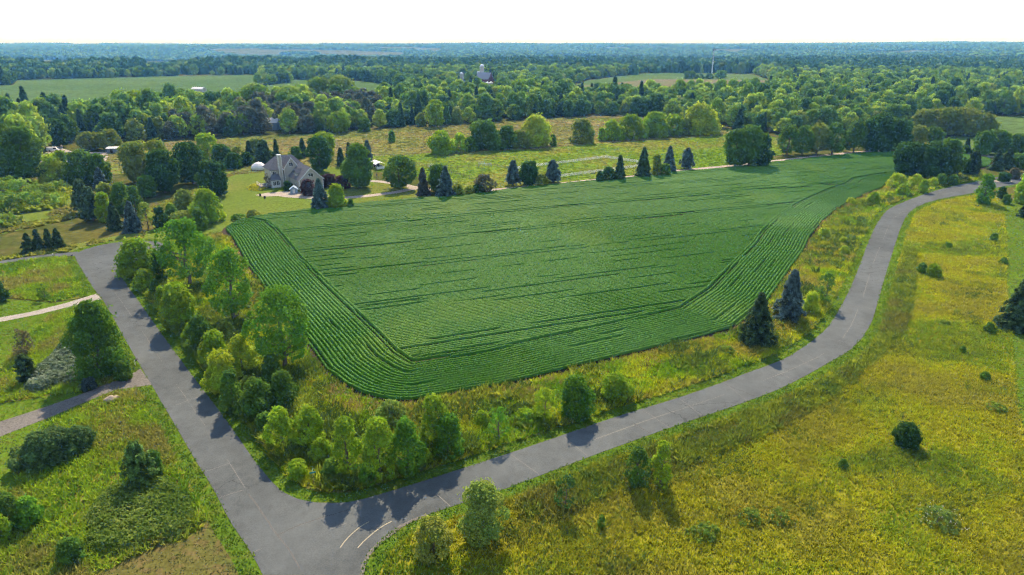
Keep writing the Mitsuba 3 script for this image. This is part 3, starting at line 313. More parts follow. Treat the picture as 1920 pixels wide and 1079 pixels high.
 ('hedgerow_shrub', 'bush', 'olive', -31.2, 349.8, 6.6, 5.3, 'low shrub filling the hedgerow between its first two trees'),
 ('hedgerow_shrub', 'bush', 'mid', -20.8, 353.6, 7.3, 7.0, 'low shrub filling the hedgerow before its dark tall tree'),
 ('hedgerow_shrub', 'bush', 'mid', -8.6, 357.6, 8.5, 8.1, 'low shrub right of the dark tall hedgerow tree'),
 ('hedgerow_shrub', 'bush', 'olive', 4.2, 363.3, 8.6, 9.0, 'low shrub left of the tallest yellow topped hedgerow tree'),
 ('hedgerow_shrub', 'bush', 'bright', 61.6, 396.1, 6.9, 7.5, 'low shrub between second and third tree of the right hedgerow half'),
 ('hedgerow_shrub', 'bush', 'bright', 76.4, 405.6, 7.7, 8.3, 'low shrub between third and fourth tree of the right hedgerow half'),
 ('hedgerow_shrub', 'bush', 'bright', 90.1, 412.7, 7.1, 7.5, 'low shrub between fourth and fifth tree of the right hedgerow half'),
 ('hedgerow_shrub', 'bush', 'olive', 104.6, 420.6, 8.6, 9.8, 'low shrub left of the most yellow hedgerow tree'),
 ('cottonwood_tree', 'dense', 'bright', -237.1, 450.9, 26.2, 23.3, 'largest light green crown in the wood behind the hay pasture, left part'),
 ('cottonwood_tree', 'dense', 'bright', -224.1, 462.9, 16.7, 17.5, 'light green crown right of the largest crown in the left wood'),
 ('maple_tree', 'dense', 'mid', -208.0, 469.1, 14.7, 16.6, 'rounded green crown in the left wood, right of the light crowns'),
 ('cottonwood_tree', 'dense', 'lime', -187.7, 517.9, 19.5, 23.5, 'bright fan shaped tree left of the metal roofed house'),
 ('cottonwood_tree', 'dense', 'lime', -163.3, 517.9, 18.7, 22.0, 'bright low dome tree above the metal roofed house'),
 ('cottonwood_tree', 'dense', 'lime', -159.4, 587.1, 21.2, 25.1, 'left half of the tall flat topped bright grove'),
 ('cottonwood_tree', 'dense', 'lime', -141.6, 587.1, 24.8, 25.6, 'right half of the tall flat topped bright grove'),
 ('maple_tree', 'dense', 'bright', 7.8, 646.1, 17.2, 21.1, 'upright light crown in the middle wood right of the barn'),
 ('maple_tree', 'dense', 'bright', -50.6, 462.9, 11.6, 16.8, 'light green upright tree at the front of the middle wood'),
 ('maple_tree', 'dense', 'dark', 248.5, 559.2, 21.0, 16.4, 'dark round crown standing out in the right wood'),
 ('field_shrub', 'ball', 'mid', 277.8, 1119.4, 17.5, 11.2, 'round bush left of the tower in the far field'),
 ('field_shrub', 'bush', 'mid', 293.7, 1119.4, 17.5, 7.2, 'low brush just left of the tower base'),
 ('field_shrub', 'bush', 'mid', 308.7, 1119.4, 15.7, 8.0, 'low brush at the tower base'),
 ('field_shrub', 'cedar', 'mid', 327.1, 1119.4, 15.7, 12.0, 'round bush right of the tower in the far field'),
 ('maple_tree', 'bush', 'near', -68.6, 102.8, 8.7, 13.4, 'big bushy tree beside the straight road between the two driveways'),
 ('shrub', 'bush', 'mid', -63.9, 101.0, 3.0, 3.3, 'small bush under the big bushy tree next to the mailbox'),
 ('cedar_tree', 'cedar', 'conifer', -79.2, 100.0, 2.5, 4.6, 'small dark cedar beside the white leaved patch'),
 ('sapling', 'sapling', 'gray', -85.9, 109.6, 3.4, 5.1, 'thin airy sapling above the small dark cedar'),
 ('sapling', 'sapling', 'mid', -100.8, 138.2, 2.5, 3.3, 'small young tree in the rough lot by the concrete driveway'),
 ('shrub', 'bush', 'dark', -109.5, 136.8, 3.7, 4.6, 'dark bush cut by the left edge in the rough lot'),
 ('dwarf_spruce', 'ball', 'blue', -67.4, 97.3, 2.1, 1.8, 'dwarf blue spruce at the edge of the brown driveway'),
 ('sumac_shrub', 'bush', 'leathery', -61.7, 76.7, 6.1, 4.7, 'dark leathery shrub mass by the left lawn, left half'),
 ('sumac_shrub', 'bush', 'leathery', -60.2, 78.4, 5.9, 4.4, 'dark leathery shrub mass by the left lawn, middle'),
 ('sumac_shrub', 'bush', 'leathery', -58.9, 80.3, 4.7, 3.4, 'dark leathery shrub mass by the left lawn, right end'),
 ('pine_tree', 'pine', 'pinenear', -46.3, 72.0, 3.8, 6.2, 'young pine in the rough lot beside the junction road'),
 ('shrub', 'bush', 'mid', -45.4, 74.3, 2.0, 3.8, 'green bush growing against the young pine'),
 ('shrub', 'bush', 'mid', -57.7, 64.9, 3.5, 4.1, 'green shrub at the left edge near the bottom'),
 ('shrub', 'bush', 'poplar', -55.2, 64.8, 3.0, 3.8, 'light green shrub right of the one at the bottom left edge'),
 ('shrub', 'bush', 'bright', -56.8, 62.4, 2.2, 3.2, 'small yellow green shrub cut by the left edge at the bottom'),
 ('shrub', 'bush', 'mid', -47.1, 59.1, 3.1, 2.6, 'small green shrub left of the leafy patch at the bottom')]


# ------------------------------------------------------------------ helpers
RNG = np.random.default_rng(11)


def lab(key, label=None, category=None, group=None, kind=None):
    d = {}
    if label: d['label'] = label
    if category: d['category'] = category
    if group: d['group'] = group
    if kind: d['kind'] = kind
    if d: labels[key] = d
    return key


COUNT = {}


def numbered(name):
    n = COUNT.get(name, 0)
    COUNT[name] = n + 1
    return name if n == 0 else f'{name}_{n:03d}'


def put(key, mesh, bsdf, smooth=False, color=None, to_world=None, uv=None):
    d = mikit.ply(mesh, bsdf, smooth=smooth, color=color, uv=uv)
    if to_world is not None: d['to_world'] = to_world
    scene[key] = d
    return key


def cat(parts):
    vs, fs, cs, n = [], [], [], 0
    for p in parts:
        vs.append(p[0]); fs.append(p[1] + n); n += len(p[0])
        if len(p) > 2: cs.append(p[2])
    return (np.vstack(vs), np.vstack(fs)) + ((np.vstack(cs),) if cs else ())


def quads(f):
    f = np.asarray(f)
    return np.vstack([f[:, [0, 1, 2]], f[:, [0, 2, 3]]])


def box(x0, x1, y0, y1, z0, z1):
    v = np.array([[x, y, z] for x in (x0, x1) for y in (y0, y1) for z in (z0, z1)], float)
    f = np.array([[0, 1, 3], [0, 3, 2], [4, 6, 7], [4, 7, 5], [0, 4, 5], [0, 5, 1], [2, 3, 7], [2, 7, 6], [0, 2, 6], [0, 6, 4], [1, 5, 7], [1, 7, 3]])
    return v, f


def slab(c, t):
    """A plate with the four corners c (counter-clockwise seen from above), t thick, downwards."""
    c = np.asarray(c, float)
    n = np.cross(c[1] - c[0], c[3] - c[0]); n /= np.linalg.norm(n)
    v = np.vstack([c, c - n * t])
    f = quads([[0, 1, 2, 3], [7, 6, 5, 4], [0, 4, 5, 1], [1, 5, 6, 2], [2, 6, 7, 3], [3, 7, 4, 0]])
    return v, f


def prism(poly, y0, y1):
    """polygon in (x, z) extruded from y0 to y1"""
    m = trimesh.creation.extrude_polygon(Polygon(poly), y1 - y0, engine='earcut')
    v = np.array(m.vertices)
    return np.stack([v[:, 0], y0 + v[:, 2], v[:, 1]], 1), np.array(m.faces)[:, ::-1]


def tube(pts, rad, sides=6):
    p = np.asarray(pts, float)
    t = np.gradient(p, axis=0); t /= np.linalg.norm(t, axis=1, keepdims=True) + 1e-12
    a = np.cross(t, np.where(np.abs(t[:, 2:]) < 0.9, [0, 0, 1.0], [1.0, 0, 0])); a /= np.linalg.norm(a, axis=1, keepdims=True) + 1e-12
    b, g = np.cross(t, a), np.arange(sides) * 2 * np.pi / sides
    v = p[:, None] + np.broadcast_to(rad, (len(p),))[:, None, None] * (np.cos(g)[None, :, None] * a[:, None] + np.sin(g)[None, :, None] * b[:, None])
    i, j = np.meshgrid(np.arange(len(p) - 1), np.arange(sides), indexing='ij')
    q = np.stack([i * sides + j, i * sides + (j + 1) % sides, (i + 1) * sides + (j + 1) % sides, (i + 1) * sides + j], -1).reshape(-1, 4)
    cap = np.array([[(len(p) - 1) * sides, (len(p) - 1) * sides + k, (len(p) - 1) * sides + k + 1] for k in range(1, sides - 1)])
    return v.reshape(-1, 3), np.vstack([quads(q), cap])


def fbm2(x, y, s, seed=0, o=3):
    return meshkit.fbm(np.stack([x / s, y / s, np.zeros_like(x)], -1), o, seed)


def sm(a, b, x):
    t = np.clip((x - a) / (b - a), 0, 1)
    return t * t * (3 - 2 * t)


def terrain(x, y):
    r, az = np.hypot(x, y), np.arctan2(x, y)
    left = sm(0.05, -0.55, az)
    z = -sm(1700, 2700, r) * (10 + 24 * left) + sm(3000, 9500, r) * (31 + 28 * left) + sm(9000, 15000, r) * 12
    z += sm(1500, 4000, r) * (fbm2(x, y, 1900.0, 3) - 0.5) * 62
    z += sm(1200, 1700, r) * sm(2300, 1700, r) * 7 * left
    z += sm(4000, 9000, r) * 14 * sm(0.25, 0.62, az)
    return z * sm(1350, 1800, r)


# ------------------------------------------------------------------ materials
def grass_fn(a, b, c, s, fine=1.6):
    def fn(p, n, uv):
        t = mikit.fbm(p.x * s, p.y * s)
        g = mikit.noise(p.x * fine, p.y * fine, p.z * fine)
        col = mikit.mix(mikit.mix(a, b, mikit.smoothstep(0.35, 0.65, t)), c, mikit.smoothstep(0.45, 0.9, g) * 0.8)
        return col * (0.75 + 0.5 * mikit.noise(p.x * fine * 2.7, p.y * fine * 2.7))
    return fn


def matte(key, fn):
    scene[key] = {'type': 'diffuse', 'reflectance': mikit.proc(fn) if callable(fn) else {'type': 'rgb', 'value': list(fn)}}
    scene[key] = {'type': 'twosided', 'bsdf': scene[key]}


def paint(key, rgb, rough=0.5, metallic=0.0):
    scene[key] = {'type': 'twosided', 'bsdf': {'type': 'principled', 'base_color': {'type': 'rgb', 'value': list(rgb)}, 'roughness': rough, 'metallic': metallic}}


def asphalt_fn(p, n, uv):
    big = mikit.fbm(p.x * 0.09, p.y * 0.09)
    mid = mikit.fbm(p.x * 0.9 + 7, p.y * 0.9)
    f = mikit.noise(p.x * 9, p.y * 9)
    # slow patches of resurfacing and thin wandering cracks
    d1, d2, r = mikit.voronoi(p.x * 0.22 + mid * 0.5, p.y * 0.22 + big * 0.8)
    crack = mikit.smoothstep(0.05, 0.0, d2 - d1) * mikit.smoothstep(0.5, 0.62, mikit.noise(p.x * 0.07 + 3, p.y * 0.07))
    v = 0.155 + 0.075 * (big - 0.5) + 0.05 * (mid - 0.5) + 0.035 * (f - 0.5)
    v = v * (1 - 0.35 * crack)
    return mi.Color3f(v * 0.74, v * 0.84, v * 0.885)


def gravel_fn(a, b):
    def fn(p, n, uv):
        return mikit.mix(a, b, mikit.fbm(p.x * 0.6, p.y * 0.6)) * (0.75 + 0.5 * mikit.noise(p.x * 6, p.y * 6))
    return fn


def canopy_fn(p, n, uv):
    return mi.Color3f(0.05, 0.08, 0.03) * (0.6 + 0.8 * mikit.noise(p.x * 0.05, p.y * 0.05))


scene['leaf'] = {'type': 'principledthin', 'base_color': {'type': 'mesh_attribute', 'name': 'vertex_color'}, 'roughness': 0.55, 'diff_trans': 0.9, 'spec_trans': 0.0, 'eta': 1.25}
scene['blade'] = {'type': 'principledthin', 'base_color': {'type': 'mesh_attribute', 'name': 'vertex_color'}, 'roughness': 0.6, 'diff_trans': 1.0, 'spec_trans': 0.0, 'eta': 1.25}
scene['crop'] = {'type': 'twosided', 'bsdf': {'type': 'principled', 'base_color': {'type': 'mesh_attribute', 'name': 'vertex_color'}, 'roughness': 0.7, 'specular': 0.10}}
scene['canopy'] = {'type': 'twosided', 'bsdf': {'type': 'diffuse', 'reflectance': {'type': 'mesh_attribute', 'name': 'vertex_color'}}}
matte('mat_ground', grass_fn((0.07, 0.09, 0.02), (0.11, 0.11, 0.028), (0.13, 0.12, 0.04), 0.02, 0.4))
matte('mat_meadow', grass_fn((0.21, 0.215, 0.02), (0.25, 0.255, 0.02), (0.19, 0.19, 0.026), 0.06))
matte('mat_lawn', grass_fn((0.08, 0.15, 0.014), (0.105, 0.185, 0.016), (0.115, 0.15, 0.024), 0.08))
matte('mat_wild', grass_fn((0.19, 0.19, 0.03), (0.16, 0.20, 0.026), (0.21, 0.19, 0.05), 0.10))
matte('mat_house_lawn', grass_fn((0.125, 0.185, 0.03), (0.16, 0.185, 0.04), (0.12, 0.175, 0.028), 0.035, 0.7))
matte('mat_green_pasture', grass_fn((0.135, 0.225, 0.028), (0.19, 0.225, 0.05), (0.15, 0.24, 0.025), 0.018, 0.35))
matte('mat_hay', grass_fn((0.175, 0.195, 0.05), (0.15, 0.20, 0.04), (0.205, 0.20, 0.07), 0.014, 0.3))
matte('mat_far_crop', grass_fn((0.075, 0.14, 0.04), (0.10, 0.16, 0.045), (0.09, 0.15, 0.05), 0.008, 0.12))
matte('mat_stubble', grass_fn((0.17, 0.15, 0.09), (0.15, 0.16, 0.07), (0.19, 0.165, 0.11), 0.008, 0.12))
matte('mat_dry_lawn', grass_fn((0.12, 0.12, 0.035), (0.10, 0.13, 0.03), (0.15, 0.12, 0.05), 0.12))
matte('mat_soil', gravel_fn((0.05, 0.04, 0.03), (0.09, 0.07, 0.05)))
matte('mat_asphalt', asphalt_fn)
matte('mat_gravel', gravel_fn((0.34, 0.31, 0.27), (0.42, 0.38, 0.33)))
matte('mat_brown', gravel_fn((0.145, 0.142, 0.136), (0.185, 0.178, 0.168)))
matte('mat_concrete', gravel_fn((0.31, 0.295, 0.27), (0.37, 0.35, 0.32)))
scene['bark'] = {'type': 'twosided', 'bsdf': {'type': 'diffuse', 'reflectance': mikit.proc(lambda p, n, uv: mikit.mix((0.11, 0.09, 0.07), (0.22, 0.185, 0.15), mikit.noise(p.x * 5, p.y * 5, p.z * 2)))}}
paint('white_paint', (0.75, 0.76, 0.78), 0.5)
paint('weathered_wood', (0.20, 0.17, 0.14), 0.8)
paint('window_glass', (0.03, 0.04, 0.05), 0.1)
paint('black_paint', (0.02, 0.02, 0.02), 0.5)
paint('steel', (0.55, 0.57, 0.60), 0.4)
paint('tan_siding', (0.44, 0.42, 0.36), 0.7)
matte('mat_shingle', lambda p, n, uv: mi.Color3f(0.155, 0.162, 0.185) * (0.8 + 0.4 * mikit.noise(p.x * 2.0, p.y * 2.0, p.z * 6)))
paint('line_paint', (0.195, 0.195, 0.18), 0.7)
paint('arc_paint', (0.28, 0.25, 0.18), 0.7)
paint('crack_fill', (0.175, 0.175, 0.17), 0.8)
paint('seam_tar', (0.065, 0.065, 0.065), 0.7)
paint('sign_green', (0.01, 0.20, 0.16), 0.4)
paint('blue_wall', (0.16, 0.20, 0.26), 0.7)
paint('pale_blue_wall', (0.30, 0.42, 0.55), 0.7)
paint('barn_red', (0.16, 0.05, 0.07), 0.7)
paint('barn_roof', (0.32, 0.32, 0.38), 0.5)
paint('stone', (0.36, 0.30, 0.23), 0.8)
paint('concrete_wall', (0.45, 0.45, 0.44), 0.8)

# ------------------------------------------------------------------ ground
rr = np.concatenate([[0.5], np.arange(40, 1350, 90), np.arange(1350, 4200, 75), np.geomspace(4200, 17000, 60)])
aa = np.radians(np.concatenate([np.arange(-48, 48, 0.8), np.arange(48, 312, 4.0)]))
R_, A_ = np.meshgrid(rr, aa, indexing='ij')
gx, gy = (R_ * np.sin(A_)).ravel(), (R_ * np.cos(A_)).ravel()
gv = np.stack([gx, gy, terrain(gx, gy) - 0.06], 1)
nr, na = R_.shape
ii, jj = np.meshgrid(np.arange(nr - 1), np.arange(na), indexing='ij')
q = np.stack([ii * na + jj, ii * na + (jj + 1) % na, (ii + 1) * na + (jj + 1) % na, (ii + 1) * na + jj], -1).reshape(-1, 4)
put('ground', (gv, quads(q)[:, ::-1]), 'mat_ground', smooth=True)
lab('ground', 'rolling olive green countryside reaching to the hazy horizon', None, None, 'structure')


def chaikin(pts, times):
    p = np.asarray(pts, float)
    for _ in range(times):
        q = np.roll(p, -1, 0)
        p = np.stack([0.8 * p + 0.2 * q, 0.2 * p + 0.8 * q], 1).reshape(-1, 2)
    return p


POLYS = {k: Polygon(chaikin(v, 2) if k in ('road', 'crop_soil') else v).buffer(0) for k, v in POLY.items()}
ROAD = POLYS['road']
PAVED = shapely.union_all([POLYS[k] for k in ('road', 'asphalt_driveway', 'concrete_driveway', 'brown_driveway')])


def sheet(key, poly, z, mat, label, kind='structure', thick=None):
    parts = []
    for g in getattr(poly, 'geoms', [poly]):
        if g.is_empty or g.geom_type != 'Polygon': continue
        g = shapely.segmentize(g, 8.0)
        if thick:
            m = trimesh.creation.extrude_polygon(g, thick, engine='earcut'); v, f = np.array(m.vertices), np.array(m.faces); v[:, 2] += z - thick
        else:
            v2, f = trimesh.creation.triangulate_polygon(g, engine='earcut')
            v = np.column_stack([v2, np.full(len(v2), z)])
            n = np.cross(v[f[:, 1]] - v[f[:, 0]], v[f[:, 2]] - v[f[:, 0]])[:, 2]
            f = np.where((n < 0)[:, None], f[:, ::-1], f)
        parts.append((v, f))
    put(key, cat(parts), mat)
    lab(key, label, None, None, kind)


VERGE = ROAD.buffer(2.0).difference(PAVED.buffer(0.02))
sheet('hay_pasture', POLYS['hay_pasture'], -0.036, 'mat_hay', 'tan and olive hay pasture in front of the long wood')
sheet('green_pasture', POLYS['green_pasture'], -0.030, 'mat_green_pasture', 'bright green grazed pasture behind the gravel lane')
sheet('house_lawn', POLYS['house_lawn'].difference(PAVED.buffer(0.5)), -0.026, 'mat_house_lawn', 'dry olive lawn and rough grass around the farmhouse')
sheet('crop_field', POLYS['crop_field'], -0.022, 'mat_far_crop', 'green crop field beyond the upper turning circle on the right')
for k in ('crop_field_001', 'crop_field_002', 'crop_field_003'):
    sheet(k, POLYS[k], {'crop_field_001': 0.1, 'crop_field_002': 0.1, 'crop_field_003': 0.16}[k], 'mat_far_crop',
          {'crop_field_001': 'wide pale green crop field before the left far wood', 'crop_field_002': 'rounded green crop field around the tower',
           'crop_field_003': 'narrow green field strip right of the far left field'}[k])
sheet('stubble_field', POLYS['stubble_field'], 0.1, 'mat_far_crop', 'small pale field left of the red barn')
sheet('stubble_field_001', POLYS['stubble_field_001'], 0.2, 'mat_stubble', 'tan stubble strip in front of the field with the tower')
sheet('farmyard', POLYS['farmyard'], -0.018, 'mat_gravel', 'pinkish bare dirt yard with parked vehicles at far left')
sheet('meadow', POLYS['meadow'].difference(PAVED), -0.022, 'mat_meadow', 'golden rough meadow on the outside of the curving road')
sheet('wild_strip', POLYS['wild_strip'].difference(PAVED), -0.018, 'mat_wild', 'strip of wild grass between road and crop')
for k in ('rough_lot', 'rough_lot_001', 'rough_lot_002'):
    sheet(k, POLYS[k].difference(PAVED), -0.016, 'mat_wild', {'rough_lot': 'rough grassy lot below the turning circle', 'rough_lot_001': 'rough lot around the big bushy roadside tree',
                                                            'rough_lot_002': 'rough lot beside the junction at lower left'}[k])
for k in ('lawn', 'lawn_001', 'lawn_002', 'lawn_003', 'lawn_004', 'lawn_005'):
    sheet(k, POLYS[k].difference(PAVED), -0.013, 'mat_dry_lawn' if k == 'lawn_005' else 'mat_lawn', {'lawn': 'mown green strip along the right edge', 'lawn_001': 'mown lawn above the concrete driveway', 'lawn_002': 'mown lawn below the concrete driveway',
          'lawn_003': 'mown lawn above the brown driveway', 'lawn_004': 'mown lawn below the brown driveway at the left edge', 'lawn_005': 'mown olive lawn at the bottom left corner by the junction'}[k])
sheet('verge', VERGE, -0.009, 'mat_lawn', 'mown bright green verge along both sides of the road')
sheet('crop_soil', POLYS['crop_soil'].buffer(0.8), -0.006, 'mat_soil', 'dark soil under and around the soybean field')
sheet('asphalt_driveway', POLYS['asphalt_driveway'], 0.012, 'mat_asphalt', 'narrow grey driveway running left from the turning circle', thick=0.10)
sheet('concrete_driveway', POLYS['concrete_driveway'], 0.010, 'mat_concrete', 'pale driveway joining the straight road', thick=0.10)
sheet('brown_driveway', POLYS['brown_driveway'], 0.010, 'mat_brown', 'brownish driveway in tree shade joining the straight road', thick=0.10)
sheet('road', ROAD, 0.02, 'mat_asphalt', 'grey asphalt road with junction, long curve and turning circles', thick=0.12)
sheet('gravel_lane', LineString(LANE).buffer(1.9), 0.004, 'mat_gravel', 'pale gravel lane along the far crop edge')
sheet('gravel_lane_001', LineString(LANE2).buffer(1.9), 0.008, 'mat_gravel', 'short gravel drive looping to the house')
sheet('parking_apron', POLYS['house_parking'], 0.012, 'mat_gravel', 'pale gravel parking apron in front of the house')


def strip(key, pts, width, z, mat, wob=0.0, label=None, seed=0):
    l = LineString(pts)
    n = max(2, int(l.length / 0.8))
    p = np.array([l.interpolate(t, True).coords[0] for t in np.linspace(0, 1, n)])
    if wob: p = p + (np.random.default_rng(seed).random(p.shape) - 0.5) * wob
    t = np.gradient(p, axis=0); t /= np.linalg.norm(t, axis=1, keepdims=True)
    nn = np.stack([-t[:, 1], t[:, 0]], 1) * width / 2
    v = np.vstack([np.column_stack([p + nn, np.full(n, z)]), np.column_stack([p - nn, np.full(n, z)])])
    i = np.arange(n - 1)
    put(key, (v, quads(np.stack([i, i + n, i + n + 1, i + 1], 1))), mat)
    if label: lab(key, label)


for k, (pts, a, b) in enumerate(CENTER_LINES):
    l = LineString(pts)
    for d in np.arange(0, l.length - 2, 9.0):
        if (int(d) * 37 + k * 11) % 100 > 72: continue
        seg = shapely.ops.substring(l, d, d + (8.8 if k == 0 else 7.6)) if hasattr(shapely, 'ops') else l
        strip(numbered('road__center_line'), list(seg.coords), 0.085 if k == 0 else 0.06, 0.0245, 'line_paint' if k == 0 else 'crack_fill')
cl = LineString(CENTER_LINES[0][0])
for k, d in enumerate(np.arange(9, cl.length - 60, 10.5)):
    a_, b_ = np.array(cl.interpolate(d).coords[0]), np.array(cl.interpolate(d + 1.0).coords[0])
    n_ = np.array([-(b_ - a_)[1], (b_ - a_)[0]]) + (b_ - a_) * 0.15 * math.sin(k * 2.3)
    half = min(2.7, ROAD.exterior.distance(Point(a_)) - 0.15)
    strip(numbered('road__crack'), [a_ - n_ * half, a_, a_ + n_ * half * (1 if k % 3 else 0.1)], 0.07, 0.0245, 'crack_fill' if k % 2 else 'seam_tar', 0.16, seed=50 + k)
for pts in ARCS: strip(numbered('road__turn_line'), pts, 0.13, 0.0245, 'arc_paint', 0.05)
strip('gravel_edge', GRAVEL_EDGE, 0.45, 0.022, 'mat_brown', 0.3)
lab('gravel_edge', 'crumbled gravel edge on the inside of the junction bend', None, None, 'structure')
for k, pts in enumerate(CRACKS): strip(numbered('road__crack'), pts, 0.09, 0.0245, 'crack_fill', 0.12, seed=k)
for k, pts in enumerate(SEAMS): strip(numbered('road__seam'), pts, 0.10, 0.0245, 'seam_tar', 0.08, seed=k)

# ------------------------------------------------------------------ soybean rows
def resample(line, step):
    n = max(2, int(line.length / step) + 1)
    return shapely.get_coordinates(shapely.line_interpolate_point(line, np.linspace(0, line.length, n)))


ROWS = {'v': [], 'f': [], 'c': [], 'n': 0}
CARDS = []
SOY = np.array([0.046, 0.150, 0.011])


def soy_color(x, y, n):
    t = np.clip(sm(0.46, 0.70, fbm2(x, y, 34.0, 5)) * 0.7 + 0.5 * np.exp(-((x - 75) / 55) ** 2 - ((y - 225) / 28) ** 2), 0, 1)
    yel = sm(0.62, 0.80, fbm2(x, y, 22.0, 9)) * 0.22
    c = SOY[None] * (1 - t[:, None]) + np.array([0.090, 0.215, 0.042])[None] * t[:, None]
    return c * (1 - yel[:, None]) + np.array([0.17, 0.26, 0.03])[None] * yel[:, None]


def soy_row(p, k, head):
    n = len(p)
    if n < 2: return
    t = np.gradient(p, axis=0); t /= np.linalg.norm(t, axis=1, keepdims=True) + 1e-9
    nn = np.stack([-t[:, 1], t[:, 0]], 1)
    g = RNG.random
    h = 0.78 + 0.16 * (fbm2(p[:, 0], p[:, 1], 3.0, 2) - 0.5) + 0.05 * (g(n) - 0.5)
    wide = (0.345 if head else 0.39) + 0.05 * (g(n) - 0.5)
    sl = np.concatenate([[0], np.cumsum(np.hypot(*np.diff(p, axis=0).T))]) + p[0, 0] * 0.7
    low = fbm2(sl / 15.0, np.full(n, k * 7.31), 1.0, 8, 2)
    tram = (k % 30 in (5, 8)) if not head else k in (15, 16)
    drop = sm(0.62, 0.54, low) if tram else sm(0.40, 0.34, low) * (1.0 if (k * 7919 % 97) < 26 else 0.0)
    h = h * (1 - (0.55 if tram else 0.42) * drop); wide = wide * (1 - 0.30 * drop)
    off = np.array([-1.0, -0.62, 0.0, 0.62, 1.0]); hz = np.array([0.56 if not head else 0.40, 0.88, 1.0, 0.88, 0.56 if not head else 0.38])
    jit = (g((n, 5)) - 0.5) * 0.06
    pos = p[:, None, :] + nn[:, None, :] * (wide[:, None] * off + (g((n, 5)) - 0.5) * 0.05)[..., None]
    z = h[:, None] * hz + jit * np.array([0.3, 1, 1, 1, 0.3])
    v = np.concatenate([pos, z[..., None]], -1).reshape(-1, 3)
    i, j = np.meshgrid(np.arange(n - 1), np.arange(4), indexing='ij')
    f = quads(np.stack([i * 5 + j, (i + 1) * 5 + j, (i + 1) * 5 + j + 1, i * 5 + j + 1], -1).reshape(-1, 4))
    c = soy_color(p[:, 0], p[:, 1], n)
    c = np.repeat(c, 5, 0) * (0.80 + 0.4 * g((n * 5, 1)))
    ROWS['v'].append(v); ROWS['f'].append(f + ROWS['n']); ROWS['c'].append(c); ROWS['n'] += len(v)
    near = p[:, 1] < 215
    if near.any():
        m = near.nonzero()[0]
        m = np.repeat(m, 5); m = m[g(len(m)) < np.clip(1.15 - p[m, 1] / 215, 0.15, 0.7)]
        o = (g(len(m)) * 2 - 1) * 0.9
        q = p[m] + nn[m] * (wide[m] * o)[:, None] + (g((len(m), 2)) - 0.5) * 0.3
        zz = h[m] * (1 - 0.25 * np.abs(o)) + 0.02 + 0.12 * g(len(m))
        CARDS.append(np.column_stack([q, zz]))


F = POLYS['crop_soil'].buffer(-0.4)
EDGE = LineString(POLY['crop_soil'][:CROP_EDGE_COUNT])
inner = F.difference(EDGE.buffer(0.762 * 18 + 0.2))
inner = max(getattr(inner, 'geoms', [inner]), key=lambda g: g.area)
for k in range(18):
    ring = EDGE.buffer(0.762 * (k + 0.5) + 0.4, resolution=24).exterior.intersection(F.difference(inner))
    ring = shapely.line_merge(ring) if ring.geom_type == 'MultiLineString' else ring
    for gg in getattr(ring, 'geoms', [ring]):
        if gg.geom_type == 'LineString' and gg.length > 3: soy_row(resample(gg, 0.62), k, True)
ang = math.radians(ROW_ANGLE)
ux, uy = np.array([math.cos(ang), math.sin(ang)]), np.array([-math.sin(ang), math.cos(ang)])
corners = np.array(inner.exterior.coords) if inner.geom_type == 'Polygon' else np.vstack([np.array(g.exterior.coords) for g in inner.geoms])
s0, s1 = (corners @ uy).min(), (corners @ uy).max()
a0, a1 = (corners @ ux).min() - 5, (corners @ ux).max() + 5
for k, s in enumerate(np.arange(s0 + 0.3, s1, 0.762)):
    ends = np.linspace(a0, a1, 40)
    bend = 3.0 * np.sin((ends - a0) / (a1 - a0) * 3.0)
    l = LineString(ends[:, None] * ux + (s + bend)[:, None] * uy).intersection(inner)
    for gg in getattr(l, 'geoms', [l]):
        if gg.is_empty or gg.length < 2: continue
        ymid = gg.centroid.y
        soy_row(resample(gg, 0.62 if ymid < 170 else (0.9 if ymid < 230 else 1.3)), k, False)
put('soybean_rows', (np.vstack(ROWS['v']), np.vstack(ROWS['f'])), 'crop', smooth=True, color=np.clip(np.vstack(ROWS['c']), 0, 1))
lab('soybean_rows', 'dense green soybean rows filling the large field', 'crop', None, 'stuff')


def leaf_tris(c, nrm, size, col, rng, asp=0.8):
    """one triangle per leaf clump around the points c, facing nrm"""
    n = len(c)
    nrm = nrm / (np.linalg.norm(nrm, axis=1, keepdims=True) + 1e-9)
    r = rng.normal(size=(n, 3))
    a = np.cross(nrm, r); a /= np.linalg.norm(a, axis=1, keepdims=True) + 1e-9
    b = np.cross(nrm, a)
    s = np.broadcast_to(size, (n,))[:, None]
    v = np.stack([c - a * s * 0.5 - b * s * asp * 0.35, c + a * s * 0.5 - b * s * asp * 0.35 + nrm * s * 0.15, c + b * s * asp * 0.65], 1).reshape(-1, 3)
    return v, np.arange(3 * n).reshape(-1, 3), np.repeat(col, 3, 0)


cp = np.vstack(CARDS)
cc = soy_color(cp[:, 0], cp[:, 1], len(cp)) * (0.9 + 1.1 * RNG.random((len(cp), 1)))
nr_ = RNG.normal(size=(len(cp), 3)) * 0.55 + [0, 0, 1.0]
v, f, c = leaf_tris(cp, nr_, (0.20 + 0.16 * RNG.random(len(cp))) * np.maximum(1, cp[:, 1] / 140), cc, RNG)
put('soybean_rows__leaf_layer', (v, f), 'leaf', color=np.clip(c, 0, 1))
lab('soybean_rows__leaf_layer', 'loose top leaves of the nearer soybean rows', None, None, 'stuff')

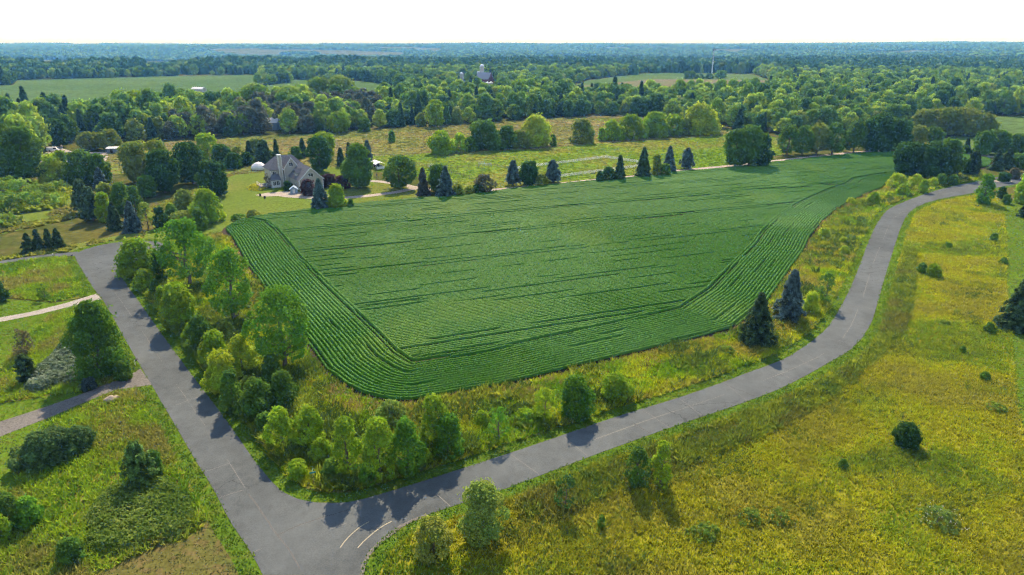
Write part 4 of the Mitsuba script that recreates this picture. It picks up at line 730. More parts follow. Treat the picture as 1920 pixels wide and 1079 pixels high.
# ------------------------------------------------------------------ grasses
def scatter(poly, density, seed, fall=0.0):
    rng = np.random.default_rng(seed)
    x0, y0, x1, y1 = poly.bounds
    n = int((x1 - x0) * (y1 - y0) * density)
    p = np.column_stack([rng.uniform(x0, x1, n), rng.uniform(y0, y1, n)])
    if fall: p = p[rng.random(n) < np.clip((fall / np.maximum(p[:, 1], 1)) ** 1.6, 0, 1)]
    shapely.prepare(poly)
    return p[shapely.contains_xy(poly, p[:, 0], p[:, 1])]


def palette(cols, t):
    cols = np.asarray(cols, float)
    x = np.clip(t, 0, 0.9999) * (len(cols) - 1)
    i = x.astype(int)
    w = (x - i)[:, None]
    return cols[i] * (1 - w) + cols[i + 1] * w


def tufts(key, poly, density, h, w, cols, seed, label, blades=4, patch=9.0, spread=0.35, fall=0.0, clump=None, mess=0.45, cat_='grass'):
    rng = np.random.default_rng(seed)
    p = scatter(poly, density, seed, fall)
    if clump is not None:
        p = p[rng.random(len(p)) < sm(clump[1] - 0.1, clump[1] + 0.1, fbm2(p[:, 0], p[:, 1], clump[0], seed + 1))]
    n = len(p)
    big = fbm2(p[:, 0], p[:, 1], patch, seed + 2)
    t = (big - 0.5) * 2.6 + 0.5 + (rng.random(n) - 0.5) * mess
    col = palette(cols, t) * (0.75 + 0.5 * rng.random((n, 1)))
    hh = h * (0.5 + 0.8 * fbm2(p[:, 0], p[:, 1], patch * 0.4, seed + 3)) * (0.7 + 0.6 * rng.random(n))
    dist = np.maximum(1.0, p[:, 1] / 110.0)
    P = np.repeat(p, blades, 0); H = np.repeat(hh, blades); C = np.repeat(col, blades, 0) * (0.85 + 0.3 * rng.random((n * blades, 1))); D = np.repeat(dist, blades)
    m = len(P)
    a = rng.uniform(0, 2 * np.pi, m)
    base = P + np.column_stack([np.cos(a), np.sin(a)]) * (spread * D * rng.random(m))[:, None]
    b = a + rng.normal(size=m) * 0.8
    side = np.column_stack([-np.sin(b), np.cos(b)]) * (w * D * (0.6 + 0.8 * rng.random(m)))[:, None] * 0.5
    lean = np.column_stack([np.cos(b), np.sin(b)]) * (H * (0.2 + 0.9 * rng.random(m)))[:, None]
    v = np.stack([np.column_stack([base - side, np.zeros(m) - 0.03]), np.column_stack([base + side, H * 0.15]), np.column_stack([base + lean, H])], 1).reshape(-1, 3)
    put(key, (v, np.arange(3 * m).reshape(-1, 3)), 'blade', color=np.clip(np.repeat(C, 3, 0), 0, 1))
    lab(key, label, cat_, None, 'stuff')


near_view = Polygon([(-75, 40), (75, 40), (330, 420), (-330, 420)])
GOLD = [(0.37, 0.37, 0.05), (0.375, 0.39, 0.024), (0.45, 0.475, 0.026), (0.36, 0.445, 0.026), (0.23, 0.34, 0.026)]
WILD = [(0.403, 0.379, 0.068), (0.403, 0.441, 0.034), (0.498, 0.563, 0.023), (0.338, 0.490, 0.023), (0.191, 0.355, 0.020)]
GREEN = [(0.170, 0.252, 0.027), (0.119, 0.231, 0.027), (0.187, 0.304, 0.032)]
LOT = [(0.305, 0.310, 0.077), (0.296, 0.368, 0.038), (0.250, 0.391, 0.029), (0.370, 0.517, 0.029), (0.166, 0.310, 0.022)]
DITCH = [(0.225, 0.240, 0.045), (0.162, 0.250, 0.036), (0.342, 0.400, 0.036), (0.135, 0.220, 0.032)]
keep = ROAD.buffer(2.0).union(PAVED)
mead = POLYS['meadow'].difference(keep).intersection(near_view)
tufts('meadow_grass', mead, 9.0, 0.50, 0.16, GOLD, 21, 'golden yellow grass of the rough meadow', blades=4, patch=11.0, fall=95)
tufts('meadow_herbs', mead, 3.0, 0.55, 0.22, [(0.14, 0.20, 0.03), (0.20, 0.27, 0.035), (0.30, 0.36, 0.04)], 22, 'green herbs growing in patches through the golden meadow', blades=5, patch=6, clump=(7.0, 0.60), fall=110, cat_='herbs')
tufts('ditch_weeds', POLYS['ditch_weeds'].difference(keep), 7.0, 1.0, 0.24, DITCH, 23, 'taller dark green weeds in the roadside ditch', blades=5, patch=5, fall=130, cat_='weeds')
strip_ = POLYS['wild_strip'].difference(keep)
tufts('strip_grass', strip_, 8.0, 0.75, 0.19, WILD, 24, 'mixed golden and green grass between road and crop', blades=4, patch=7, fall=110)
tufts('strip_weeds', strip_, 1.6, 1.2, 0.40, [(0.10, 0.17, 0.03), (0.17, 0.25, 0.035), (0.32, 0.37, 0.04)], 25, 'leafy weeds between road and crop', blades=7, patch=5, clump=(6.0, 0.50), fall=120, cat_='weeds')
tufts('tan_grass', strip_.intersection(POLYS['crop_soil'].buffer(5.0)), 2.6, 0.8, 0.24, [(0.44, 0.34, 0.17), (0.36, 0.29, 0.10), (0.30, 0.30, 0.05)], 38, 'tan seeded grass bordering the crop', blades=4, patch=8, fall=130, clump=(9.0, 0.42))
tufts('verge_grass', VERGE.intersection(near_view), 7.0, 0.20, 0.20, GREEN, 26, 'short bright green grass along the asphalt edge', blades=3, patch=5, fall=110)
for k, s_ in (('rough_lot', 27), ('rough_lot_001', 28), ('rough_lot_002', 29)):
    tufts(numbered('lot_grass'), POLYS[k].difference(keep).intersection(near_view.buffer(60)), 7.0, 0.70, 0.20, LOT, s_, {'rough_lot': 'tall rough grass of the lot below the turning circle',
          'rough_lot_001': 'tall rough grass around the white leaved patch', 'rough_lot_002': 'tall rough grass of the lot at lower left by the junction'}[k], blades=4, patch=6, fall=110)
LAWNS = shapely.union_all([POLYS[k] for k in ('lawn_001', 'lawn_002', 'lawn_003', 'lawn_004')]).difference(keep)
tufts('lawn_grass', LAWNS, 4.0, 0.10, 0.22, [(0.14, 0.25, 0.022), (0.18, 0.30, 0.026), (0.18, 0.23, 0.04)], 31, 'short mown grass of the lawns at left', blades=3, patch=4, fall=110)
tufts('dry_lawn_grass', POLYS['lawn_005'].difference(keep), 5.0, 0.12, 0.18, [(0.18, 0.19, 0.06), (0.24, 0.22, 0.09), (0.14, 0.19, 0.04)], 37, 'short dry grass of the mown corner by the junction', blades=3, patch=3)
tufts('mown_strip_grass', POLYS['lawn'].intersection(near_view), 2.0, 0.12, 0.3, [(0.16, 0.25, 0.05), (0.22, 0.31, 0.06)], 32, 'short grass of the mown strip at the right edge', blades=3, patch=8, fall=120)
hl = POLYS['house_lawn'].difference(keep)
tufts('lawn_weeds', hl.intersection(Polygon([(-200, 150), (-95, 150), (-112, 215), (-130, 330), (-260, 330)])), 0.9, 0.8, 0.5, [(0.26, 0.26, 0.07), (0.30, 0.33, 0.05), (0.34, 0.40, 0.05)], 33, 'rough yellow green growth on the slope below the sumac thicket', blades=5, patch=12, cat_='weeds', clump=(14, 0.42))
tufts('pasture_grass', POLYS['green_pasture'], 0.35, 0.35, 0.7, [(0.22, 0.36, 0.04), (0.31, 0.40, 0.055), (0.36, 0.36, 0.08)], 34, 'grazed grass of the bright green pasture', blades=4, patch=22)
tufts('hay_grass', POLYS['hay_pasture'], 0.16, 0.4, 1.0, [(0.24, 0.29, 0.07), (0.32, 0.31, 0.10), (0.37, 0.32, 0.14)], 35, 'dry grass of the tan hay pasture', blades=4, patch=30)
tufts('bare_edge_weeds', POLYS['crop_soil'].buffer(1.2).difference(POLYS['crop_soil'].buffer(-0.1)).intersection(Polygon([(-60, 88), (240, 88), (240, 255), (-60, 255)])), 1.2, 0.7, 0.3, [(0.34, 0.26, 0.15), (0.28, 0.24, 0.07), (0.16, 0.20, 0.03)], 36, 'dry weeds on the bare soil edge of the crop', blades=4, patch=4, cat_='weeds')


def groundcover(key, poly, density, h, size, cols, seed, label):
    rng = np.random.default_rng(seed)
    p = scatter(poly, density, seed)
    edge = shapely.distance(shapely.points(p), poly.exterior)
    z = h * np.clip(edge / 1.2, 0.15, 1) * (0.55 + 0.9 * fbm2(p[:, 0], p[:, 1], 1.7, seed)) * (0.55 + 0.45 * rng.random(len(p)))
    col = palette(cols, rng.random(len(p)) * 0.7 + 0.6 * (fbm2(p[:, 0], p[:, 1], 4.0, seed + 5) - 0.25))
    v, f, c = leaf_tris(np.column_stack([p, z]), rng.normal(size=(len(p), 3)) * 0.6 + [0, 0.1, 1.0], size * (0.6 + 0.8 * rng.random(len(p))), col, rng, 0.9)
    put(key, (v, f), 'leaf', color=np.clip(c, 0, 1)); lab(key, label, 'ground cover', None, 'stuff')


groundcover('white_leaved_plants', POLYS['leafy_patch'], 55, 1.5, 0.42, [(0.06, 0.11, 0.04), (0.18, 0.26, 0.15), (0.46, 0.54, 0.42)], 41, 'dense patch of large pale backed leaves beside the roadside tree')
groundcover('leafy_plants', POLYS['leafy_patch_001'], 55, 1.2, 0.30, [(0.08, 0.16, 0.03), (0.17, 0.27, 0.04), (0.32, 0.40, 0.10)], 42, 'dense green leafy patch in the lower left lot')
groundcover('garden_plants', POLYS['garden_bed'], 5, 0.7, 0.8, [(0.36, 0.42, 0.03), (0.55, 0.55, 0.03), (0.18, 0.25, 0.05)], 43, 'bright yellow garden bed on the lawn left of the house')

ROWS_ = shapely.union_all([Point(p[3], p[4]).buffer(4.2) for p in PLANTS if p[0].startswith(('willow', 'cottonwood')) and p[4] < 200 and p[3] < 5])
tufts('understory_brush', ROWS_.intersection(strip_).difference(VERGE.buffer(0.6)), 5.0, 1.3, 0.36, [(0.12, 0.20, 0.03), (0.20, 0.30, 0.035), (0.34, 0.42, 0.04)], 44, 'low green brush under the roadside willows and cottonwoods', blades=9, patch=4, spread=0.7, cat_='brush')
tufts('sumac_thicket', shapely.union_all([Point(p[3], p[4]).buffer(p[5] * 0.75) for p in PLANTS if p[1] == 'sumac']), 1.6, 1.7, 0.7, [(0.24, 0.32, 0.04), (0.34, 0.44, 0.05)], 45, 'low yellow green growth between the sumac shrubs at left', blades=8, patch=5, spread=0.8, cat_='thicket')

# ------------------------------------------------------------------ trees
LEAF = dict(leathery=(0.120, 0.215, 0.070), poplar=(0.149, 0.330, 0.032), bright=(0.294, 0.450, 0.032), yellow=(0.430, 0.540, 0.040), mid=(0.128, 0.250, 0.040), near=(0.119, 0.245, 0.030), dark=(0.070, 0.160, 0.038),
            olive=(0.239, 0.310, 0.055), pale=(0.280, 0.390, 0.075), pale2=(0.340, 0.400, 0.070), purple=(0.096, 0.056, 0.058), blue=(0.085, 0.132, 0.128), conifer=(0.060, 0.106, 0.043),
            grayconifer=(0.096, 0.099, 0.080), pine=(0.076, 0.128, 0.060), pinenear=(0.110, 0.200, 0.050), gray=(0.170, 0.175, 0.095), lime=(0.261, 0.400, 0.060), weedy=(0.205, 0.314, 0.048), flower=(0.190, 0.285, 0.057))
ENV = {  # crown: (bottom fraction, profile of radius from bottom to top, lobes, lobe radius, density)
    'poplar': (0.20, [0.50, 0.85, 1.0, 0.92, 0.66, 0.28], 60, 0.20, 0.85), 'bush': (0.02, [0.72, 1.0, 0.98, 0.82, 0.55, 0.25], 44, 0.26, 1.6), 'upright': (0.06, [0.60, 0.92, 1.0, 0.80, 0.50, 0.24], 40, 0.25, 1.35),
    'dense': (0.10, [0.60, 0.92, 1.0, 0.95, 0.75, 0.38], 46, 0.27, 1.6), 'oak': (0.16, [0.65, 0.95, 1.0, 0.88, 0.62, 0.30], 36, 0.25, 1.25), 'sapling': (0.16, [0.55, 0.95, 0.9, 0.5], 12, 0.34, 0.7),
    'sumac': (0.03, [0.95, 1.0, 0.9, 0.6], 34, 0.24, 1.4), 'ball': (0.0, [0.85, 1.0, 0.93, 0.62], 30, 0.30, 1.9)}


def broadleaf(model, w, h, leaf, col, rng):
    b0, prof, nl, lr, dens = ENV[model]
    hb = h * b0
    t = (np.arange(nl) + rng.random(nl)) / nl
    a = np.arange(nl) * 2.39996 + rng.random(nl) * 1.2
    lump = 0.72 + 0.62 * meshkit.noise(np.column_stack([np.cos(a) * 1.3 + 9, np.sin(a) * 1.3 + 5, t * 2.5]), int(rng.integers(999)))
    rad = np.interp(t, np.linspace(0, 1, len(prof)), prof) * w / 2 * lump
    lobe_r = lr * min(w, h) * (0.34 + 0.86 * rng.random(nl) ** 1.9)
    rr_ = np.maximum(rad - lobe_r * 0.55, 0) * (0.62 + 0.42 * rng.random(nl))
    z = hb + (h - hb) * t
    z = np.clip(z, hb + lobe_r * 0.35, h - lobe_r * 0.75)
    c = np.column_stack([np.cos(a) * rr_, np.sin(a) * rr_, z])
    c[-1] = [0.06 * w * rng.normal(), 0.06 * w * rng.normal(), h - lobe_r[-1] * 0.9]
    area = 4 * np.pi * (lobe_r ** 2)
    n = int(np.clip(dens * 0.42 * area.sum() / (0.36 * leaf * leaf), 120, 16000))
    k = rng.choice(nl, n, p=area / area.sum())
    d = rng.normal(size=(n, 3)); d /= np.linalg.norm(d, axis=1, keepdims=True)
    out = c[k].copy(); out[:, 2] -= (hb + h) * 0.45; out /= np.linalg.norm(out, axis=1, keepdims=True) + 1e-9
    flip = (d * out).sum(1) < -0.35
    d[flip] *= -1
    stray = np.where(rng.random(n) < 0.18, 1.0 + 0.55 * rng.random(n) ** 1.5, 1.0)
    p = c[k] + d * (lobe_r[k] * stray * (0.60 + 0.44 * rng.random(n) ** 0.7))[:, None] * [1, 1, 0.88]
    fill = rng.random(n) < (0.22 if model in ('dense', 'bush', 'ball') else 0.05)
    m_ = int(fill.sum()); tf, af = rng.random(m_), rng.uniform(0, 6.283, m_)
    rf = np.interp(tf, np.linspace(0, 1, len(prof)), prof) * w / 2 * (0.25 + 0.58 * np.sqrt(rng.random(m_)))
    p[fill] = np.column_stack([np.cos(af) * rf, np.sin(af) * rf, hb + (h - hb) * (0.02 + 0.90 * tf)])
    p[:, 2] = np.maximum(p[:, 2], hb * 0.6 + 0.05)
    tint = (0.78 + 0.44 * rng.random(nl))[k] * (0.78 + 0.44 * rng.random(n))
    hue = (rng.random(nl) - 0.5)[k][:, None] * np.array([0.30, 0.06, 0.0])
    cl = np.asarray(col)[None] * tint[:, None] * (1 + hue)
    return leaf_tris(p, d * 0.8 + rng.normal(size=(n, 3)) * 0.55 + [0, 0, 0.25], leaf * (0.6 + 0.8 * rng.random(n)), cl, rng), c, lobe_r


def conifer(model, w, h, leaf, col, rng):
    soft = model == 'pine'
    b0 = {'spruce': 0.03, 'pine': 0.10, 'cedar': 0.02}[model]
    nb = int(np.clip(h * (9 if not soft else 7) * 1.2, 40, 190))
    t = np.sort(rng.random(nb)) * 0.97
    wh = max(6, int(h / (0.55 + 0.03 * h)))
    if model != 'cedar': t = np.clip((np.floor(t * wh) + 0.5 + 0.30 * (rng.random(nb) - 0.5)) / wh, 0, 0.97)
    prof = (1 - t) ** (0.80 if model == 'spruce' else 0.62) if model != 'cedar' else np.sqrt(np.clip(1 - t ** 2.2, 0, 1))
    R = (w / 2) * 1.10 * prof * (0.72 + 0.45 * rng.random(nb)) + 0.05 * w
    a = np.arange(nb) * 2.39996 + rng.random(nb) * 0.8
    z0 = h * (b0 + (1 - b0) * t)
    per = int(np.clip(1.9 * math.pi * w * h * 0.5 * (1.9 if soft else 2.3) / (0.30 * leaf * leaf) / nb, 6, 90))
    n = nb * per
    k = np.repeat(np.arange(nb), per)
    s = rng.random(n) ** 0.6
    droop = (0.30 if model == 'spruce' else (-0.10 if soft else -0.3))
    ca, sa = np.cos(a[k]), np.sin(a[k])
    side = rng.normal(size=n) * 0.16 * R[k] * (0.4 + 0.8 * (1 - s)) + rng.normal(size=n) * 0.05
    x = R[k] * s
    p = np.column_stack([ca * x - sa * side, sa * x + ca * side, z0[k] - droop * x * (0.5 + 0.5 * s) + rng.normal(size=n) * 0.03 * h * (1.3 if soft else 0.6)])
    p[:, 2] = np.clip(p[:, 2], 0.05, h)
    top = rng.random(n) < 0.012
    p[top] = np.column_stack([rng.normal(size=top.sum()) * 0.03 * w, rng.normal(size=top.sum()) * 0.03 * w, h * (0.94 + 0.07 * rng.random(top.sum()))])
    out = np.column_stack([ca, sa, np.full(n, 0.95)])
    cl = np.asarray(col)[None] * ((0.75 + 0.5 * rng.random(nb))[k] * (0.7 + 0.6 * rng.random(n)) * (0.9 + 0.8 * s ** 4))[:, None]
    return leaf_tris(p, out + rng.normal(size=(n, 3)) * 0.6, leaf * (0.7 + 0.8 * rng.random(n)), cl, rng, 1.1)


def trunk_mesh(model, w, h, centers, rng, limbs=7):
    r = 0.022 * h + 0.012 * w
    if centers is None:
        return tube([[0, 0, -0.2], [0, 0, h * 0.45], [0, 0, h * 0.95]], [r, r * 0.6, 0.02], 6)
    top = h * (0.75 if model in ('poplar', 'dense', 'oak') else 0.6)
    wob = rng.normal(size=(5, 3)) * [0.02 * w, 0.02 * w, 0]; wob[0] = 0
    zz = np.linspace(-0.2, top, 5)
    sp = np.column_stack([np.zeros(5), np.zeros(5), zz]) + wob
    parts = [tube(sp, np.linspace(r, r * 0.3, 5), 7)]
    for i in rng.choice(len(centers), min(limbs, len(centers)), replace=False):
        e = centers[i]
        s = min(max(e[2] - 0.35 * np.hypot(e[0], e[1]) - 0.12 * h, 0.08 * h), top * 0.9)
        b = np.array([np.interp(s, zz, sp[:, 0]), np.interp(s, zz, sp[:, 1]), s])
        mid = b * 0.45 + e * 0.55 + [0, 0, -0.05 * h]
        parts.append(tube([b, mid, e], [r * 0.45, r * 0.28, r * 0.08], 5))
    return cat(parts)


CAT = {'willow_bush': 'bush', 'shrub': 'shrub', 'goldenrod_clump': 'wildflowers', 'aster_clump': 'wildflowers', 'flowering_shrub': 'shrub', 'sumac_shrub': 'shrub', 'round_shrub': 'shrub', 'field_shrub': 'bush', 'hedgerow_shrub': 'bush', 'brush_shrub': 'bush', 'dwarf_spruce': 'shrub'}
GROUPS = {'hedgerow_tree': 'trees of the hedgerow between the two pastures', 'sumac_shrub': 'sumac and leathery shrubs on the left', 'cottonwood_tree': 'tall cottonwoods'}
for n_, (name, model, leafk, x, y, w, h, label) in enumerate(PLANTS):
    rng = np.random.default_rng(1000 + n_)
    key = numbered(name)
    dist = math.hypot(y, EYE_Z)
    leaf = float(np.clip(dist * 0.0034, 0.26, 1.5))
    if leafk in ('weedy', 'flower'): h = min(h, 0.32 * w)
    if model == 'sumac': w *= 1.3
    elif dist < 150 and model in ('bush', 'upright', 'poplar'): w *= 0.90; h *= 0.96
    col = np.array(LEAF[leafk]) * (0.88 + 0.24 * rng.random())
    at = T().translate([x, y, 0]).rotate([0, 0, 1], float(rng.uniform(0, 360)))
    if model in ('spruce', 'pine', 'cedar'):
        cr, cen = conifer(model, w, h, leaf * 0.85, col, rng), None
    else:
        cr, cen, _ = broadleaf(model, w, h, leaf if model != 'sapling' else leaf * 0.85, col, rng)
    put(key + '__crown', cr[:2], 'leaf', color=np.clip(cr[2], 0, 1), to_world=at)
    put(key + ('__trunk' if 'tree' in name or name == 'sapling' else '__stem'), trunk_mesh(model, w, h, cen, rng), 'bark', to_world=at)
    if leafk == 'flower' or name == 'goldenrod_clump':
        m = 70
        fp = np.column_stack([rng.uniform(-.5, .5, m) * w, rng.uniform(-.5, .5, m) * w, h * rng.uniform(0.5, 1.08, m)])
        fc = np.tile([[0.75, 0.75, 0.70]] if leafk == 'flower' else [[0.65, 0.42, 0.02]], (m, 1))
        fl = leaf_tris(fp, rng.normal(size=(m, 3)) + [0, 0, 1], 0.16, fc, rng)
        put(key + '__flower_heads', fl[:2], 'leaf', color=fl[2], to_world=at)
        lab(key + '__flower_heads', None, None, None, 'stuff')
    lab(key, label, CAT.get(name, 'tree'), GROUPS.get(name))

# ------------------------------------------------------------------ woods: the nearest trees singly, the rest as one mass
def tree_model(kind, seed):
    rng = np.random.default_rng(seed)
    if kind == 'c':
        cr = conifer('spruce', 6.0, 15.0, 1.15, (1, 1, 1), rng); tr = trunk_mesh('spruce', 6.0, 15.0, None, rng)
    else:
        model, w, h = {'d': ('dense', 9.5, 14.0), 'o': ('oak', 10.5, 14.5), 'b': ('bush', 9.0, 11.0), 'g': ('oak', 9.5, 13.5)}[kind]
        cr, cen, _ = broadleaf(model, w, h, 1.5 if kind != 'g' else 1.1, (1, 1, 1), rng)
        tr = trunk_mesh(model, w, h, cen, rng, 5)
    return cr, tr


WOODTINT = {'d': [(0.120, 0.244, 0.067), (0.168, 0.311, 0.071), (0.095, 0.207, 0.067)], 'o': [(0.290, 0.438, 0.064), (0.377, 0.503, 0.071), (0.187, 0.328, 0.064)], 'b': [(0.144, 0.264, 0.071), (0.251, 0.348, 0.083)],
            'g': [(0.173, 0.201, 0.140), (0.147, 0.183, 0.122)], 'c': [(0.058, 0.122, 0.067), (0.067, 0.139, 0.078)]}
MODELS = {}
for kd, tints in WOODTINT.items():
    for i, tint in enumerate(tints):
        (v, f, c), tr = tree_model(kd, 500 + i * 7 + ord(kd))
        c = np.clip(c * np.array(tint), 0, 1)
        cr_ply = mikit.ply((v, f), 'leaf', color=c)
        tr_ply = mikit.ply(tr, 'bark')
        mid = f'model_{kd}{i}'
        MODELS[(kd, i)] = (cr_ply, tr_ply, mid)
        scene[mid] = {'type': 'shapegroup', 'crown': cr_ply}

rngw = np.random.default_rng(77)
CLEAR = shapely.union_all([POLYS[k] for k in ('crop_field', 'crop_field_001', 'crop_field_002', 'crop_field_003', 'stubble_field', 'stubble_field_001', 'hay_pasture', 'green_pasture', 'farmyard', 'house_lawn')] + [Polygon(p) for p in CLEARINGS])
WOODP = shapely.union_all([Polygon(v).buffer(0) for v in WOODS.values()])
FAR_RING = Polygon([(1350 * math.sin(a), 1350 * math.cos(a)) for a in np.radians(np.arange(-60, 61, 2))] + [(0, 0)])
BEYOND = FAR_RING.intersection(Polygon([(-1500, 560), (1500, 560), (1500, 1500), (-1500, 1500)])).difference(CLEAR.buffer(4)).difference(WOODP)
view_wedge = Polygon([(0, -40), (1400, 1640), (-1400, 1640)])


def jitter_points(poly, step, rng):
    x0, y0, x1, y1 = poly.bounds
    X, Y = np.meshgrid(np.arange(x0, x1, step), np.arange(y0, y1, step * 0.9))
    p = np.column_stack([X.ravel(), Y.ravel()]) + rng.uniform(-0.45, 0.45, (X.size, 2)) * step
    shapely.prepare(poly)
    return p[shapely.contains_xy(poly, p[:, 0], p[:, 1])]


pw = jitter_points(WOODP.difference(CLEAR.buffer(2)).intersection(view_wedge), 8.6, rngw)
bigs = np.array([(p[3], p[4]) for p in PLANTS if p[4] > 380])
d_ = np.min(np.hypot(pw[:, :1] - bigs[:, 0], pw[:, 1:] - bigs[:, 1]), 1)
pw = pw[d_ > 8]
# how far behind the front edge a tree stands decides whether one can tell it from the rest
front = np.array([shapely.distance(Point(*p), WOODP.boundary) if False else 0 for p in pw[:1]])
order = np.argsort(shapely.distance(shapely.points(pw), LineString(WOOD_FRONT)))
inview = np.abs(pw[:, 0]) < pw[:, 1] * 0.76 + 12
order = [i for i in order if inview[i]][:290]
single = set(order)


def pick(x, y, rng):
    g = fbm2(np.array([x]), np.array([y]), 90.0, 61)[0]
    u = rng.random()
    if -205 < x < -95 and y < 560 and u < 0.50: return 'g', int(rng.integers(2))
    if u < 0.05 + (0.22 if g < 0.40 else 0): return 'c', int(rng.integers(2))
    if x > 120: u = u + 0.2 if u < 0.6 else u
    if u < 0.55: return 'd', int(rng.integers(3))
    if u < 0.88: return 'o', int(rng.integers(3))
    return 'b', int(rng.integers(2))


def place(x, y, z, s, sz, a):
    m = np.eye(4)
    ca, sa = math.cos(a) * s, math.sin(a) * s
    m[:3, :3] = [[ca, -sa, 0], [sa, ca, 0], [0, 0, sz]]
    m[:3, 3] = [x, y, z]
    return T(m)


nmass = 0
stand = fbm2(pw[:, 0], pw[:, 1], 55.0, 71, 2)
glade_ = fbm2(pw[:, 0], pw[:, 1], 75.0, 72, 2)
for i, (x, y) in enumerate(pw):
    if glade_[i] < 0.27 and i not in single: continue
    kd, j = pick(x, y, rngw)
    s = float(rngw.uniform(0.72, 1.22)); sz = s * float(rngw.uniform(0.82, 1.18)); a = float(rngw.uniform(0, 6.28))
    f_ = 0.78 + 0.5 * float(stand[i]); s *= f_; sz *= f_ * float(rngw.uniform(0.8, 1.15))
    if i in single: s *= 0.95; sz *= 0.90
    tw = place(x, y, 0, s, sz, a)
    cr_ply, tr_ply, mid = MODELS[(kd, j)]
    if i in single:
        name = {'c': 'woodland_spruce', 'g': 'bare_woodland_tree'}.get(kd, 'woodland_tree')
        key = numbered(name)
        scene[key + '__crown'] = {**cr_ply, 'to_world': tw}
        scene[key + '__trunk'] = {**tr_ply, 'to_world': tw}
        where = 'left of the metal house' if x < -172 else 'between metal house and barn' if x < -20 else 'behind the bright hedgerow' if x < 165 else 'behind the trees of the gravel lane' if x < 300 else 'beyond the right hand crop field'
        look_ = {'c': 'dark pointed spruce', 'g': 'thin greyish tree', 'd': 'dense green tree', 'o': 'yellow topped open tree', 'b': 'low bushy tree'}[kd]
        lab(key, f'{look_} at the wood front {where}', 'tree', f'{look_}s in the wood {where}')
    else:
        nmass += 1
        scene[f'woods__{nmass:05d}'] = {'type': 'instance', 'g': {'type': 'ref', 'id': mid}, 'to_world': tw}
pb = jitter_points(BEYOND.intersection(view_wedge), 10.5, rngw)
pb = pb[fbm2(pb[:, 0], pb[:, 1], 95.0, 73, 2) > 0.30]
for x, y in pb:
    kd, j = pick(x, y, rngw)
    s = float(rngw.uniform(0.7, 1.6)); sz = min(s, 1.25) * float(rngw.uniform(0.65, 1.05)); nmass += 1
    scene[f'woods__{nmass:05d}'] = {'type': 'instance', 'g': {'type': 'ref', 'id': MODELS[(kd, j)][2]}, 'to_world': place(x, y, 0, s, sz, float(rngw.uniform(0, 6.28)))}
lab('woods', 'mixed broadleaf wood stretching across the middle distance', 'wood', None, 'stuff')


# far forest: patches of many small crowns
def canopy_patch(size, n, r0, r1, h0, h1, sub, seed):
    rng = np.random.default_rng(seed)
    ico = trimesh.creation.icosphere(subdivisions=sub)
    iv, jf = np.array(ico.vertices), np.array(ico.faces)
    tint = np.array([(0.050, 0.118, 0.042), (0.082, 0.160, 0.044), (0.125, 0.190, 0.055), (0.034, 0.084, 0.042)])
    parts = []
    for _ in range(n):
        r, h = rng.uniform(r0, r1), rng.uniform(h0, h1)
        v = iv * (1 + 0.45 * (rng.random((len(iv), 1)) - 0.5)) * [r, r, h * 0.45 * rng.uniform(0.7, 1.3)] + [rng.uniform(-.5, .5) * size, rng.uniform(-.5, .5) * size, h * 0.55]
        v[:, 2] = np.where(v[:, 2] < h * 0.4, v[:, 2] - 5, v[:, 2])
        parts.append((v, jf, np.tile(tint[rng.integers(4)] * rng.uniform(0.55, 1.6), (len(v), 1)) * (0.75 + 0.5 * rng.random((len(v), 1)))))
    return cat(parts)


for i in range(4):
    v, f, c = canopy_patch(70.0, 46, 4.5, 8.0, 10, 17, 1, 900 + i)
    scene[f'patch_{i}'] = {'type': 'shapegroup', 'crowns': mikit.ply((v, f), 'canopy', color=np.clip(c, 0, 1))}
    v, f, c = canopy_patch(190.0, 95, 9.0, 18.0, 11, 19, 0, 950 + i)
    scene[f'grove_{i}'] = {'type': 'shapegroup', 'crowns': mikit.ply((v, f), 'canopy', color=np.clip(c, 0, 1))}
nf = 0
rngf = np.random.default_rng(5)
for step, r0, r1, nm in ((62.0, 1290.0, 3100.0, 'patch'), (165.0, 3050.0, 11500.0, 'grove')):
    X, Y = np.meshgrid(np.arange(-r1, r1, step), np.arange(0, r1, step))
    p = np.column_stack([X.ravel(), Y.ravel()]) + rngf.uniform(-.3, .3, (X.size, 2)) * step
    r = np.hypot(p[:, 0], p[:, 1])
    ok = (r > r0) & (r < r1) & (np.abs(p[:, 0]) < p[:, 1] * 0.80 + 60)
    p = p[ok]; r = r[ok]
    gap = fbm2(p[:, 0], p[:, 1], 420.0 if nm == 'patch' else 900.0, 44, 2)
    cl = shapely.contains_xy(CLEAR.buffer(30), p[:, 0], p[:, 1])
    p = p[(gap < 0.68) & ~cl]
    z = terrain(p[:, 0], p[:, 1])
    for (x, y), zz in zip(p, z):
        nf += 1
        s = float(rngf.uniform(0.9, 1.15))
        scene[f'far_woods__{nf:05d}'] = {'type': 'instance', 'g': {'type': 'ref', 'id': f'{nm}_{int(rngf.integers(4))}'}, 'to_world': place(x, y, float(zz), s, s * float(rngf.uniform(0.85, 1.2)), float(rngf.uniform(0, 6.28)))}
lab('far_woods', 'unbroken far forest fading blue towards the horizon', 'forest', None, 'stuff')

# ------------------------------------------------------------------ farmhouse
def at_(x, y, z=0.0, deg=0.0):
    return T().translate([float(x), float(y), float(z)]).rotate([0, 0, 1], float(deg))


